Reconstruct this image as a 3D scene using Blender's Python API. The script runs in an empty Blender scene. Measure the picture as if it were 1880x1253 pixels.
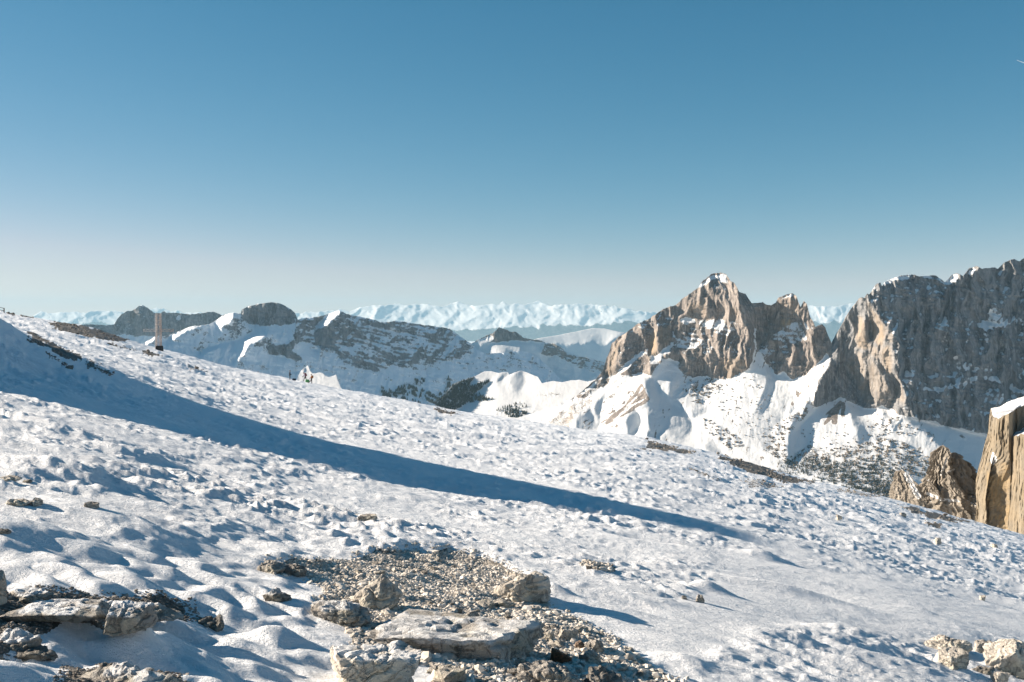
import bpy, bmesh, math, random
import numpy as np
from mathutils import Vector, Matrix

SC = bpy.context.scene
COL = SC.collection
rng = np.random.default_rng(11)
random.seed(11)

# ------------------------------------------------------------------ camera, sky, sun, exposure
F = 1845.0                      # focal length in pixels of the 1880 px wide photograph
HZ = 585.0                      # row of the true horizon
PITCH = math.atan((626.5 - HZ) / F)
cam_d = bpy.data.cameras.new('camera')
cam_d.sensor_width = 36.0
cam_d.lens = 36.0 * F / 1880.0
cam_d.clip_start = 0.1
cam_d.clip_end = 250000.0
cam = bpy.data.objects.new('camera', cam_d)
COL.objects.link(cam)
cam.location = (0, 0, 0)
cam.rotation_euler = (math.pi / 2 - PITCH, 0, 0)
SC.camera = cam

SUN_AZ = math.radians(76)       # to the left of the view direction (+Y)
SUN_EL = math.radians(21.5)
SUNV = Vector((-math.sin(SUN_AZ) * math.cos(SUN_EL), math.cos(SUN_AZ) * math.cos(SUN_EL), math.sin(SUN_EL)))
world = bpy.data.worlds.new('World')
SC.world = world
world.use_nodes = True
wn = world.node_tree
for n in list(wn.nodes):
    wn.nodes.remove(n)
w_out = wn.nodes.new('ShaderNodeOutputWorld')
w_bg = wn.nodes.new('ShaderNodeBackground')
w_sky = wn.nodes.new('ShaderNodeTexSky')
w_sky.sky_type = 'NISHITA'
w_sky.sun_disc = False
w_sky.sun_elevation = SUN_EL
w_sky.sun_rotation = -SUN_AZ
w_sky.altitude = 2900.0
w_sky.air_density = 1.0
w_sky.dust_density = 0.35
w_sky.ozone_density = 1.0
# colour response of the clear mountain air: the red end falls off faster away from the horizon
w_sep = wn.nodes.new('ShaderNodeSeparateColor')
w_com = wn.nodes.new('ShaderNodeCombineColor')
wn.links.new(w_sky.outputs['Color'], w_sep.inputs['Color'])


def w_math(op, a, b):
    n = wn.nodes.new('ShaderNodeMath'); n.operation = op
    for i, q in enumerate((a, b)):
        if isinstance(q, (int, float)):
            n.inputs[i].default_value = q
        else:
            wn.links.new(q, n.inputs[i])
    return n.outputs[0]


for ch, gain, pw, cap in (('Red', 0.228, 0.8, 0.84), ('Green', 0.80, -0.085, 1.0), ('Blue', 1.09, -0.235, 1.0)):
    raw = w_sep.outputs[ch]
    k = w_math('MINIMUM', w_math('MULTIPLY', w_math('POWER', w_math('MAXIMUM', raw, 0.01), pw), gain), cap)
    wn.links.new(w_math('MULTIPLY', raw, k), w_com.inputs[ch])
wn.links.new(w_com.outputs['Color'], w_bg.inputs['Color'])
w_bg.inputs["Strength"].default_value = 0.05
wn.links.new(w_bg.outputs['Background'], w_out.inputs['Surface'])

sun_d = bpy.data.lights.new('sun', 'SUN')
sun_d.energy = 4.75
sun_d.angle = math.radians(0.5)
sun_d.color = (1.0, 0.87, 0.725)
sun = bpy.data.objects.new('sun', sun_d)
COL.objects.link(sun)
sun.rotation_euler = SUNV.to_track_quat('Z', 'Y').to_euler()

SC.view_settings.view_transform = 'Standard'
SC.view_settings.look = 'None'
SC.view_settings.exposure = 1.38
SC.view_settings.gamma = 1.0
SC.view_settings.use_curve_mapping = False
SC.render.engine = 'CYCLES'
SC.cycles.max_bounces = 6
SC.cycles.diffuse_bounces = 3
SC.cycles.volume_bounces = 1
SC.cycles.use_denoising = True

HAZE_DENSITY = 1.3e-5
HAZE_COLOR = (0.32, 0.53, 0.66, 1)


# ------------------------------------------------------------------ helpers: pixels, noise, meshes
def ray(px, py):
    """(X/Y, Z/Y) of the ray through a pixel of the 1880x1253 photograph."""
    a = (np.asarray(px, float) - 940.0) / F
    b = -(np.asarray(py, float) - 626.5) / F
    cp, sp = math.cos(PITCH), math.sin(PITCH)
    fy = cp + b * sp
    return a / fy, (-sp + b * cp) / fy


_G2 = np.stack([np.cos(np.arange(256) * 2 * np.pi / 256), np.sin(np.arange(256) * 2 * np.pi / 256)], 1)
_r3 = np.random.default_rng(5).normal(size=(256, 3))
_G3 = _r3 / np.linalg.norm(_r3, axis=1)[:, None]


def _hash(ix, iy, iz, seed):
    h = (ix * 374761393 + iy * 668265263 + iz * 2147483647 + seed * 974634319) & 0xffffffff
    h = ((h ^ (h >> 13)) * 1274126177) & 0xffffffff
    return (h ^ (h >> 16)) & 255


def noise2(x, y, seed=0):
    x = np.asarray(x, float); y = np.asarray(y, float)
    ix = np.floor(x).astype(np.int64); iy = np.floor(y).astype(np.int64)
    fx = x - ix; fy = y - iy
    u = fx * fx * fx * (fx * (fx * 6 - 15) + 10); v = fy * fy * fy * (fy * (fy * 6 - 15) + 10)
    r = []
    for dx, dy in ((0, 0), (1, 0), (0, 1), (1, 1)):
        g = _G2[_hash(ix + dx, iy + dy, 0, seed)]
        r.append(g[..., 0] * (fx - dx) + g[..., 1] * (fy - dy))
    a = r[0] + u * (r[1] - r[0]); b = r[2] + u * (r[3] - r[2])
    return (a + v * (b - a)) * 1.5


def noise3(x, y, z, seed=0):
    ix = np.floor(x).astype(np.int64); iy = np.floor(y).astype(np.int64); iz = np.floor(z).astype(np.int64)
    f = (x - ix, y - iy, z - iz)
    s = [t * t * (3 - 2 * t) for t in f]
    out = 0
    for dx in (0, 1):
        for dy in (0, 1):
            for dz in (0, 1):
                g = _G3[_hash(ix + dx, iy + dy, iz + dz, seed)]
                w = (s[0] if dx else 1 - s[0]) * (s[1] if dy else 1 - s[1]) * (s[2] if dz else 1 - s[2])
                out = out + w * (g[..., 0] * (f[0] - dx) + g[..., 1] * (f[1] - dy) + g[..., 2] * (f[2] - dz))
    return out * 1.5


def fbm2(x, y, oct=4, seed=0, gain=0.5, lac=2.03):
    s = 0; a = 1.0
    for i in range(oct):
        s = s + a * noise2(x, y, seed + i * 17)
        x = x * lac; y = y * lac; a *= gain
    return s


def ridged2(x, y, oct=4, seed=0, gain=0.5, lac=2.03):
    s = 0; a = 1.0
    for i in range(oct):
        s = s + a * (1 - 2 * np.abs(noise2(x, y, seed + i * 17)))
        x = x * lac; y = y * lac; a *= gain
    return s


def sstep(a, b, x):
    t = np.clip((x - a) / (b - a), 0, 1)
    return t * t * (3 - 2 * t)


def inpoly(pts, x, y):
    pts = np.asarray(pts, float)
    inside = np.zeros(np.shape(x), bool)
    n = len(pts); j = n - 1
    for i in range(n):
        xi, yi = pts[i]; xj, yj = pts[j]
        if yi != yj:
            c = ((yi > y) != (yj > y)) & (x < (xj - xi) * (y - yi) / (yj - yi) + xi)
            inside ^= c
        j = i
    return inside


def blur(a, r):
    """separable triangle-like blur with edge padding (r in cells)"""
    r = int(round(r))
    if r < 1:
        return a
    for _ in range(2):
        for ax in (0, 1):
            pad = [(0, 0), (0, 0)]; pad[ax] = (r + 1, r)
            c = np.cumsum(np.pad(a, pad, mode='edge'), axis=ax)
            n = a.shape[ax]
            if ax == 0:
                a = (c[2 * r + 1:2 * r + 1 + n] - c[:n]) / (2 * r + 1)
            else:
                a = (c[:, 2 * r + 1:2 * r + 1 + n] - c[:, :n]) / (2 * r + 1)
    return a


def smooth1(a, s):
    k = np.exp(-0.5 * (np.arange(-3 * s, 3 * s + 1) / s) ** 2); k /= k.sum()
    return np.convolve(np.pad(a, 3 * s, mode='reflect', reflect_type='odd'), k, mode='valid')


def mesh_np(name, V, faces, mat=None, attrs=None, smooth=True, parent=None, matidx=None):
    """V (n,3), faces: (m,4) or (m,3) int array, or list of such arrays"""
    me = bpy.data.meshes.new(name)
    if not isinstance(faces, (list, tuple)):
        faces = [faces]
    faces = [np.asarray(f) for f in faces if len(f)]
    loops = np.concatenate([f.ravel() for f in faces]).astype(np.int32)
    tot = np.concatenate([np.full(len(f), f.shape[1]) for f in faces]).astype(np.int32)
    start = np.concatenate([[0], np.cumsum(tot)[:-1]]).astype(np.int32)
    me.vertices.add(len(V)); me.vertices.foreach_set('co', np.ascontiguousarray(V, dtype=np.float32).ravel())
    me.loops.add(len(loops)); me.loops.foreach_set('vertex_index', loops)
    me.polygons.add(len(tot)); me.polygons.foreach_set('loop_start', start)
    try:
        me.polygons.foreach_set('loop_total', tot)
    except Exception:
        pass
    me.polygons.foreach_set('use_smooth', np.full(len(tot), smooth, dtype=bool))
    if matidx is not None:
        me.polygons.foreach_set('material_index', np.asarray(matidx, dtype=np.int32))
    me.update(calc_edges=True)
    for k, v in (attrs or {}).items():
        a = me.attributes.new(k, 'FLOAT', 'POINT')
        a.data.foreach_set('value', np.ascontiguousarray(v, dtype=np.float32))
    o = bpy.data.objects.new(name, me)
    COL.objects.link(o)
    for m in (mat if isinstance(mat, (list, tuple)) else [mat]):
        if m is not None:
            me.materials.append(m)
    if parent is not None:
        o.parent = parent
    return o


def tag(o, label=None, cat=None, group=None, kind=None):
    if label: o['label'] = label
    if cat: o['category'] = cat
    if group: o['group'] = group
    if kind: o['kind'] = kind
    return o


def empty(name, loc):
    o = bpy.data.objects.new(name, None)
    COL.objects.link(o)
    o.location = loc
    return o


def compact(V, faces, attrs):
    used = np.unique(faces.ravel())
    m = np.full(len(V), -1); m[used] = np.arange(len(used))
    return V[used], m[faces], {k: v[used] for k, v in attrs.items()}


# ------------------------------------------------------------------ materials
class NT:
    def __init__(self, name):
        self.m = bpy.data.materials.new(name)
        self.m.use_nodes = True
        self.t = self.m.node_tree
        for n in list(self.t.nodes):
            self.t.nodes.remove(n)
        self.out = self.n('ShaderNodeOutputMaterial')
        self.b = self.n('ShaderNodeBsdfPrincipled')
        self.l(self.b.outputs['BSDF'], self.out.inputs['Surface'])
        self.b.inputs['Specular IOR Level'].default_value = 0.25

    def n(self, typ, **kw):
        x = self.t.nodes.new(typ)
        for k, v in kw.items():
            setattr(x, k, v)
        return x

    def l(self, a, b):
        self.t.links.new(a, b)

    def setin(self, inp, v):
        if hasattr(v, 'is_output') or isinstance(v, bpy.types.NodeSocket):
            self.l(v, inp)
        else:
            inp.default_value = v

    def coord(self, scale=(1, 1, 1)):
        tc = self.n('ShaderNodeTexCoord')
        mp = self.n('ShaderNodeMapping')
        mp.inputs['Scale'].default_value = scale
        self.l(tc.outputs['Object'], mp.inputs['Vector'])
        return mp.outputs['Vector']

    def noise(self, vec, scale=1.0, detail=6, rough=0.6, dist=0.0):
        x = self.n('ShaderNodeTexNoise')
        x.inputs['Scale'].default_value = scale
        x.inputs['Detail'].default_value = detail
        x.inputs['Roughness'].default_value = rough
        x.inputs['Distortion'].default_value = dist
        self.l(vec, x.inputs['Vector'])
        return x.outputs['Fac']

    def attr(self, name):
        return self.n('ShaderNodeAttribute', attribute_name=name).outputs['Fac']

    def math(self, op, a, b=0.0, c=0.0):
        x = self.n('ShaderNodeMath', operation=op)
        self.setin(x.inputs[0], a); self.setin(x.inputs[1], b); self.setin(x.inputs[2], c)
        return x.outputs[0]

    def rng(self, v, a, b, c=0.0, d=1.0, smooth=True):
        x = self.n('ShaderNodeMapRange', interpolation_type='SMOOTHSTEP' if smooth else 'LINEAR')
        self.setin(x.inputs['Value'], v)
        for k, q in (('From Min', a), ('From Max', b), ('To Min', c), ('To Max', d)):
            x.inputs[k].default_value = q
        return x.outputs['Result']

    def mix(self, f, a, b, mode='MIX'):
        x = self.n('ShaderNodeMix', data_type='RGBA', blend_type=mode)
        self.setin(x.inputs['Factor'], f)
        for k, q in (('A', a), ('B', b)):
            self.setin(x.inputs[k], q if not isinstance(q, tuple) or len(q) == 4 else (*q, 1))
        return x.outputs['Result']

    def bump(self, h, strength=0.3, dist=0.05):
        x = self.n('ShaderNodeBump')
        x.inputs['Strength'].default_value = strength
        x.inputs['Distance'].default_value = dist
        self.l(h, x.inputs['Height'])
        self.l(x.outputs['Normal'], self.b.inputs['Normal'])

    def fin(self, col, rough=0.8):
        self.setin(self.b.inputs['Base Color'], col if not isinstance(col, tuple) or len(col) == 4 else (*col, 1))
        self.b.inputs['Roughness'].default_value = rough
        return self.m


SNOW = (0.74, 0.74, 0.735)


def mat_mountain(name, m_per_px, c_dark=(0.16, 0.14, 0.125), c_mid=(0.25, 0.22, 0.195), c_light=(0.34, 0.30, 0.265), ochre=(0.40, 0.29, 0.18), snow=SNOW):
    """rock and snow of a mountain; m_per_px = metres a photograph pixel covers there"""
    t = NT(name)
    s = 1.0 / m_per_px
    v_iso = t.coord((s, s, s))
    v_str = t.coord((s, s, s * 0.22))
    big = t.noise(v_str, 0.035, 5, 0.6)
    fine = t.noise(v_str, 0.22, 5, 0.65)
    huge = t.noise(t.coord((s, s, s * 0.12)), 0.055, 3, 0.55)
    c = t.mix(t.rng(big, 0.38, 0.62), c_dark + (1,), c_mid + (1,))
    c = t.mix(t.rng(huge, 0.38, 0.52, 0.85, 0.0), c, tuple(0.62 * q for q in c_dark) + (1,))
    c = t.mix(t.rng(fine, 0.45, 0.7), c, c_light + (1,))
    c = t.mix(t.math('MULTIPLY', t.attr('ochre'), t.rng(t.noise(v_str, 0.06, 4), 0.3, 0.6, 0.35, 1.0)), c, ochre + (1,))
    c = t.mix(t.rng(t.noise(v_iso, 0.5, 3), 0.5, 0.75, 0.0, 0.45), c, c_dark + (1,))
    sn = t.noise(v_iso, 0.36, 7, 0.72)
    sv = t.math('ADD', t.attr('snow'), t.math('MULTIPLY', t.math('SUBTRACT', sn, 0.5), 1.25))
    fs = t.rng(sv, 0.42, 0.60)
    c = t.mix(fs, c, snow + (1,))
    hb = t.math('ADD', t.noise(v_str, 0.24, 8, 0.72), t.math('MULTIPLY', t.noise(v_iso, 0.9, 5, 0.7), 0.4))
    t.bump(t.math('MULTIPLY', hb, t.rng(fs, 0.0, 1.0, 1.0, 0.25)), 0.55, 3.0 * m_per_px)
    return t.fin(c, 0.85)


def mat_snow_ground():
    t = NT('snow_ground')
    v = t.coord()
    bare = t.attr('bare')
    n1 = t.noise(v, 9.0, 6, 0.65)
    f = t.rng(t.math('ADD', bare, t.math('MULTIPLY', t.math('SUBTRACT', n1, 0.5), 0.8)), 0.42, 0.58)
    gd = t.mix(t.rng(t.noise(v, 3.0, 6, 0.75), 0.35, 0.65), (0.09, 0.082, 0.07, 1), (0.22, 0.195, 0.165, 1))
    g = t.mix(t.rng(t.noise(v, 40.0, 4, 0.7), 0.35, 0.65), (0.36, 0.315, 0.26, 1), (0.60, 0.545, 0.465, 1))
    g = t.mix(t.attr('pale'), gd, g)
    sn = t.mix(t.rng(t.noise(v, 0.7, 5), 0.3, 0.7), (0.90, 0.91, 0.92, 1), (0.935, 0.94, 0.945, 1))
    c = t.mix(f, sn, g)
    h = t.math('ADD', t.noise(v, 30.0, 5, 0.7), t.math('MULTIPLY', t.noise(v, 160.0, 2, 0.6), 0.25))
    vs = t.coord((1.0, 2.2, 1.6))
    h = t.math('ADD', t.math('MULTIPLY', h, 0.55), t.math('MULTIPLY', t.noise(vs, 5.0, 6, 0.68, 0.4), 1.3))
    t.bump(h, 0.9, 0.055)
    t.b.inputs['Subsurface Weight'].default_value = 0.0
    return t.fin(c, 0.6)


def mat_rock(name, dark, light, spot=0.0, scale=6.0, bump=0.5):
    t = NT(name)
    v = t.coord()
    n = t.noise(v, scale, 8, 0.65, 0.3)
    c = t.mix(t.rng(n, 0.35, 0.65), dark + (1,), light + (1,))
    c = t.mix(t.rng(t.noise(v, scale * 0.4, 4), 0.45, 0.7, 0, 0.5), c, tuple(0.75 * q for q in light[:2]) + (0.6 * light[2], 1))
    if spot:
        c = t.mix(t.rng(t.noise(v, scale * 5, 3, 0.6), 0.62, 0.70, 0, spot), c, (0.035, 0.033, 0.03, 1))
    h = t.math('ADD', t.noise(v, scale * 3, 8, 0.7), t.math('MULTIPLY', t.noise(v, scale * 14, 4, 0.7), 0.35))
    cr = t.rng(t.math('ABSOLUTE', t.math('SUBTRACT', t.noise(v, scale * 1.1, 5, 0.6, 0.8), 0.5)), 0.0, 0.035)
    c = t.mix(t.math('MULTIPLY', t.math('SUBTRACT', 1.0, cr), 0.28), c, (0.05, 0.045, 0.04, 1))
    h = t.math('ADD', h, t.math('MULTIPLY', cr, 0.5))
    c = t.mix(t.attr('snow'), c, (0.87, 0.88, 0.89, 1))
    t.bump(h, min(1.0, bump * 1.6), 0.035)
    return t.fin(c, 0.88)


def mat_plain(name, col, rough=0.7, var=0.25, scale=8.0, metal=0.0):
    t = NT(name)
    v = t.coord()
    c = t.mix(t.rng(t.noise(v, scale, 4), 0.3, 0.7), tuple(q * (1 - var) for q in col) + (1,), tuple(min(1, q * (1 + var)) for q in col) + (1,))
    t.b.inputs['Metallic'].default_value = metal
    return t.fin(c, rough)


def mat_stone_attr(name, dark, light):
    """loose stones: each stone has its own tone (attribute 'tone')"""
    t = NT(name)
    v = t.coord()
    c = t.mix(t.attr('tone'), dark + (1,), light + (1,))
    c = t.mix(t.rng(t.noise(v, 60, 3), 0.4, 0.7, 0, 0.3), c, dark + (1,))
    return t.fin(c, 0.9)


# ------------------------------------------------------------------ mountains: real relief with painted slopes
def dct_poisson(gx, gy):
    """least-squares surface whose x and y differences are gx, gy (reflecting edges)"""
    H, W = gx.shape
    gxp = gx.copy(); gxp[:, -1] = 0
    gyp = gy.copy(); gyp[-1, :] = 0
    div = gxp.copy(); div[:, 1:] -= gxp[:, :-1]
    div += gyp; div[1:, :] -= gyp[:-1, :]
    ext = np.concatenate([div, div[::-1]], 0); ext = np.concatenate([ext, ext[:, ::-1]], 1)
    Fq = np.fft.rfft2(ext)
    ky = 2 * np.cos(2 * np.pi * np.arange(2 * H) / (2 * H)) - 2
    kx = 2 * np.cos(2 * np.pi * np.arange(W + 1) / (2 * W)) - 2
    den = ky[:, None] + kx[None, :]
    den[0, 0] = 1
    Fq /= den; Fq[0, 0] = 0
    return np.fft.irfft2(Fq, s=ext.shape)[:H, :W]


class Relief:
    """A mountain side given by its slopes. fx = dY/dX, fz = dY/dZ of the ground (Y away from the camera)."""

    def __init__(s, x0, x1, y0, y1, dist, step, fx, fz, snow, rough, seed, anchor=None):
        s.x0, s.y0, s.step, s.dist, s.seed = x0, y0, step, dist, seed
        s.xs = np.arange(x0, x1 + step, step); s.ys = np.arange(y0, y1 + step, step)
        s.PX, s.PY = np.meshgrid(s.xs, s.ys)
        sh = s.PX.shape
        s.fx = np.full(sh, float(fx)); s.fz = np.full(sh, float(fz))
        s.snow = np.full(sh, float(snow)); s.rough = np.full(sh, float(rough))
        s.ochre = np.zeros(sh); s.obj = np.zeros(sh, int)
        s.p = dist / F
        s.anchor = anchor
        s.asp, s.big = 1.0, 1.0
        s.wx = s.PX + 3.0 * noise2(s.PX / 14, s.PY / 14, seed) + 1.6 * noise2(s.PX / 4.5, s.PY / 4.5, seed + 1)
        s.wy = s.PY + 3.0 * noise2(s.PX / 14, s.PY / 14, seed + 2) + 1.6 * noise2(s.PX / 4.5, s.PY / 4.5, seed + 3)

    def paint(s, pts, fx=None, fz=None, snow=None, rough=None, ochre=None, obj=None, feather=1.5, warp=1.0):
        x = s.PX + (s.wx - s.PX) * warp; y = s.PY + (s.wy - s.PY) * warp
        m = inpoly(pts, x, y)
        w = blur(m.astype(float), feather / s.step)
        for k, v in (('fx', fx), ('fz', fz), ('snow', snow), ('rough', rough), ('ochre', ochre)):
            if v is not None:
                a = getattr(s, k); a += (v - a) * w
        if obj is not None:
            s.obj[m] = obj

    def solve(s):
        s.fx = s.fx + 0.6 * (s.fx - blur(s.fx, 30 / s.step))
        jx = 0.25 * fbm2(s.PX / 30, s.PY / 30, 3, s.seed + 40)
        d = dct_poisson((s.fx + jx * 0.6) * s.p * s.step, -s.fz * s.p * s.step)
        ax, ay, ad = s.anchor
        i = int((ay - s.y0) / s.step); j = int((ax - s.x0) / s.step)
        s.Y = d - d[i, j] + ad

    def samp(s, A, px, py):
        u = np.clip((px - s.x0) / s.step, 0, len(s.xs) - 1.001); v = np.clip((py - s.y0) / s.step, 0, len(s.ys) - 1.001)
        i = u.astype(int); j = v.astype(int); a = u - i; b = v - j
        return (A[j, i] * (1 - a) + A[j, i + 1] * a) * (1 - b) + (A[j + 1, i] * (1 - a) + A[j + 1, i + 1] * a) * b

    def build(s, top, bottom, ncol, nrow, jag=1.5, noise=1.0, ledge=1.0, snow_k=1.0, nobj=1, back=8, soft=False):
        s.solve()
        px = np.linspace(s.xs[0], s.xs[-1], ncol)
        tp = np.array(top, float); bt = np.array(bottom, float)
        T = np.interp(px, tp[:, 0], tp[:, 1])
        T = T + jag * (0.9 * fbm2(px / 9.0, px * 0 + s.seed, 3, s.seed + 50) + 0.5 * noise2(px / 2.6, px * 0 + 3.3, s.seed + 51))
        B = np.interp(px, bt[:, 0], bt[:, 1])
        B = np.maximum(B, T + 2)
        v = np.linspace(0, 1, nrow) ** 1.0
        PX = np.repeat(px[None, :], nrow, 0)
        PY = T[None, :] + (B - T)[None, :] * v[:, None]
        Y = s.samp(s.Y, PX, PY)
        rough = s.samp(s.rough, PX, PY)
        p = s.p
        U = PX + 2.5 * noise2(PX / 25, PY / 25, s.seed + 60)          # in photograph pixels of this distance: one unit = p metres
        W = PY + 2.5 * noise2(PX / 25, PY / 25, s.seed + 61)
        n = 0
        U2 = U + 10 * noise2(U / 70, W / 90, s.seed + 62) + 5 * noise2(U / 30, W / 26, s.seed + 63)
        n = n + s.big * 9.0 * (ridged2(U2 / 44, W / (110 * s.asp), 3, s.seed + 70) - 0.6)
        n = n + 7.5 * np.abs(noise2(U2 / 17, W / (58 * s.asp), s.seed + 76))
        n = n + 2.0 * (ridged2(U2 / 9, W / (24 * s.asp), 3, s.seed + 71) - 0.6)
        n = n + ledge * 2.4 * ridged2((U + 0.25 * W) / 46, (W - 0.2 * U) / 9.0, 3, s.seed + 72)
        n = n + 0.9 * fbm2(U / 3.2, W / 4.0, 3, s.seed + 73)
        sm = 0.45 * (ridged2((U + 0.12 * W) / 6.5 + 0.8 * noise2(U / 20, W / 30, s.seed + 78), W / 60, 2, s.seed + 77) - 0.6) + 0.35 * fbm2(U / 24, W / 18, 3, s.seed + 74) * 7 + 0.5 * fbm2(U / 6, W / 5, 3, s.seed + 75)
        Y = Y - noise * p * (rough * n) - noise * p * (1 - rough) * sm * 0.55
        tx, tz = ray(PX, PY)
        P = np.stack([tx * Y, Y, tz * Y], -1)
        # slope of the real surface -> where snow can lie
        du = np.gradient(P, axis=1); dv = np.gradient(P, axis=0)
        N = np.cross(dv, du); N /= np.linalg.norm(N, axis=-1)[..., None] + 1e-9
        nz = np.abs(N[..., 2])
        sp = s.samp(s.snow, PX, PY)
        snow = sp + snow_k * rough * (blur(nz, 1) - 0.52) * 1.5 + 0.10 * fbm2(U / 12, W / 9, 3, s.seed + 80)
        att = {'snow': snow, 'ochre': s.samp(s.ochre, PX, PY)}
        s.mesh_PX, s.mesh_PY, s.mesh_Y, s.T, s.B, s.px = PX, PY, Y, T, B, px
        # back of the mountain: from the crest away and down
        rows_P = [P]; rows_a = {k: [a] for k, a in att.items()}
        k = np.arange(1, back + 1)
        q = (k / back) ** 1.4
        crest = P[0]
        dep = (B - T) * p
        bk = np.empty((back, ncol, 3))
        bk[:, :, 0] = crest[None, :, 0]
        bk[:, :, 1] = crest[None, :, 1] + q[:, None] * (dep[None, :] * 1.3 + 20 * p)
        bk[:, :, 2] = crest[None, :, 2] - (q ** 1.15)[:, None] * dep[None, :] * 1.1 + p * 1.5 * noise2(crest[None, :, 0] / (9 * p), k[:, None] * 0.9, s.seed + 90) * (q[:, None] > 0.08)
        rows_P.insert(0, bk[::-1])
        for kk in att:
            rows_a[kk].insert(0, np.repeat(att[kk][:1], back, 0))
        P = np.concatenate(rows_P, 0)
        att = {kk: np.concatenate(v_, 0).ravel() for kk, v_ in rows_a.items()}
        R = P.shape[0]
        idx = np.arange(R * ncol).reshape(R, ncol)
        Fq = np.stack([idx[:-1, :-1], idx[1:, :-1], idx[1:, 1:], idx[:-1, 1:]], -1)
        if nobj > 1:
            ob = np.zeros(PX.shape, int)
            uu = np.clip(np.round((PX - s.x0) / s.step).astype(int), 0, len(s.xs) - 1)
            vv = np.clip(np.round((PY - s.y0) / s.step).astype(int), 0, len(s.ys) - 1)
            ob = s.obj[vv, uu]
            ob = np.concatenate([np.repeat(ob[:1], back, 0), ob], 0)[:-1, :-1]
            return [compact(P.reshape(-1, 3), Fq[ob == i].reshape(-1, 4), att) for i in range(nobj)]
        return [(P.reshape(-1, 3), Fq.reshape(-1, 4), att)]

    def at(s, px, py):
        """points of the built surface behind photograph positions"""
        px = np.asarray(px, float); py = np.asarray(py, float)
        ncol = len(s.px); nrow = s.mesh_Y.shape[0]
        u = np.clip((px - s.px[0]) / (s.px[1] - s.px[0]), 0, ncol - 1.001)
        T = np.interp(px, s.px, s.T); B = np.interp(px, s.px, s.B)
        v = np.clip((py - T) / (B - T) * (nrow - 1), 0, nrow - 1.001)
        i = u.astype(int); j = v.astype(int); a = u - i; b = v - j
        A = s.mesh_Y
        Y = (A[j, i] * (1 - a) + A[j, i + 1] * a) * (1 - b) + (A[j + 1, i] * (1 - a) + A[j + 1, i + 1] * a) * b
        tx, tz = ray(px, py)
        return np.stack([tx * Y, Y, tz * Y], -1)


def crop(x0, y0, k=4.474):
    return lambda *p: [(x0 + p[i] / k, y0 + p[i + 1] / k) for i in range(0, len(p), 2)]


c1 = crop(0, 520); c2 = crop(400, 520); c3 = crop(800, 520); c4 = crop(1060, 480); c5 = crop(1460, 460)
c6 = crop(1000, 680); c7 = crop(1400, 720, 3.917); c8 = crop(1400, 720, 6.264); c9 = crop(700, 660, 6.267)

# ---- valley floor that carries everything far away
mv = mat_plain('valley_snow', (0.72, 0.74, 0.76), 0.8, 0.12, 0.002)
gx = np.linspace(-46000, 46000, 47); gy = np.linspace(-1500, 74000, 40)
GX, GY = np.meshgrid(gx, gy)
GZ = -1300 + 40 * fbm2(GX / 4000, GY / 4000, 3, 9)
idx = np.arange(GX.size).reshape(GX.shape)
Fq = np.stack([idx[:-1, :-1], idx[:-1, 1:], idx[1:, 1:], idx[1:, :-1]], -1).reshape(-1, 4)
tag(mesh_np('ground', np.stack([GX, GY, GZ], -1).reshape(-1, 3), Fq, mv), kind='structure')

# ---- the far range on the horizon
m_far = mat_mountain('far_range_rock', 32.0, c_dark=(0.05, 0.055, 0.055), c_mid=(0.08, 0.085, 0.08), c_light=(0.14, 0.135, 0.13))
L = Relief(-60, 1960, 545, 640, 60000, 2.0, -0.55, 1.5, 1.0, 0.75, 101, anchor=(900, 590, 60000))
L.asp, L.big = 0.32, 2.6
L.fx += 0.55 * fbm2(L.PX / 70, L.PY / 20, 2, 105)
top_far = [(-60, 580)] + c1(260,280,340,228,400,250,490,240,560,240,640,235,690,245,760,232,850,225,930,230,1000,240,1240,215,1290,200,1350,215,1400,235,1450,222,1500,245,1600,240) \
    + c2(0,255,300,262,640,250,720,240,830,235,900,230,1010,215,1080,235,1150,205,1250,185,1350,185,1480,170,1560,185,1660,170,1720,175) \
    + c3(0,185,60,195,140,160,200,155,260,180,320,190,410,180,470,170,510,180,550,155,600,180,660,165,720,180,790,160,850,148,930,185,1000,180,1080,178,1170,170,1250,175,1340,180,1470,190,1500,205,1560,205,1620,225,1700,235,1790,240) \
    + [(1300, 572), (1420, 566)] + c5(100,450,180,460,280,455,340,465,400,445,470,435) + [(1700, 566), (1960, 572)]
L.paint([(-60, 545), (1960, 545), (1960, 596), (1500, 590), (1180, 590), (1000, 598), (880, 602), (830, 606), (700, 590), (560, 592), (300, 592), (-60, 596)], snow=0.62, warp=2.5)
L.paint([(-60, 598), (300, 594), (560, 594), (700, 592), (830, 608), (880, 604), (1000, 600), (1180, 592), (1500, 592), (1960, 598), (1960, 660), (-60, 660)], snow=-0.1, rough=0.35, fx=0.3, fz=1.6, warp=2.0)
for V_, F_, A_ in L.build(top_far, [(-60, 640), (1960, 640)], 1010, 60, jag=2.0, noise=0.22, ledge=0.25, snow_k=0.3):
    tag(mesh_np('mountain_range', V_, F_, m_far, A_), 'hazy snow covered alpine range along the horizon', None, kind='structure')

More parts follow.
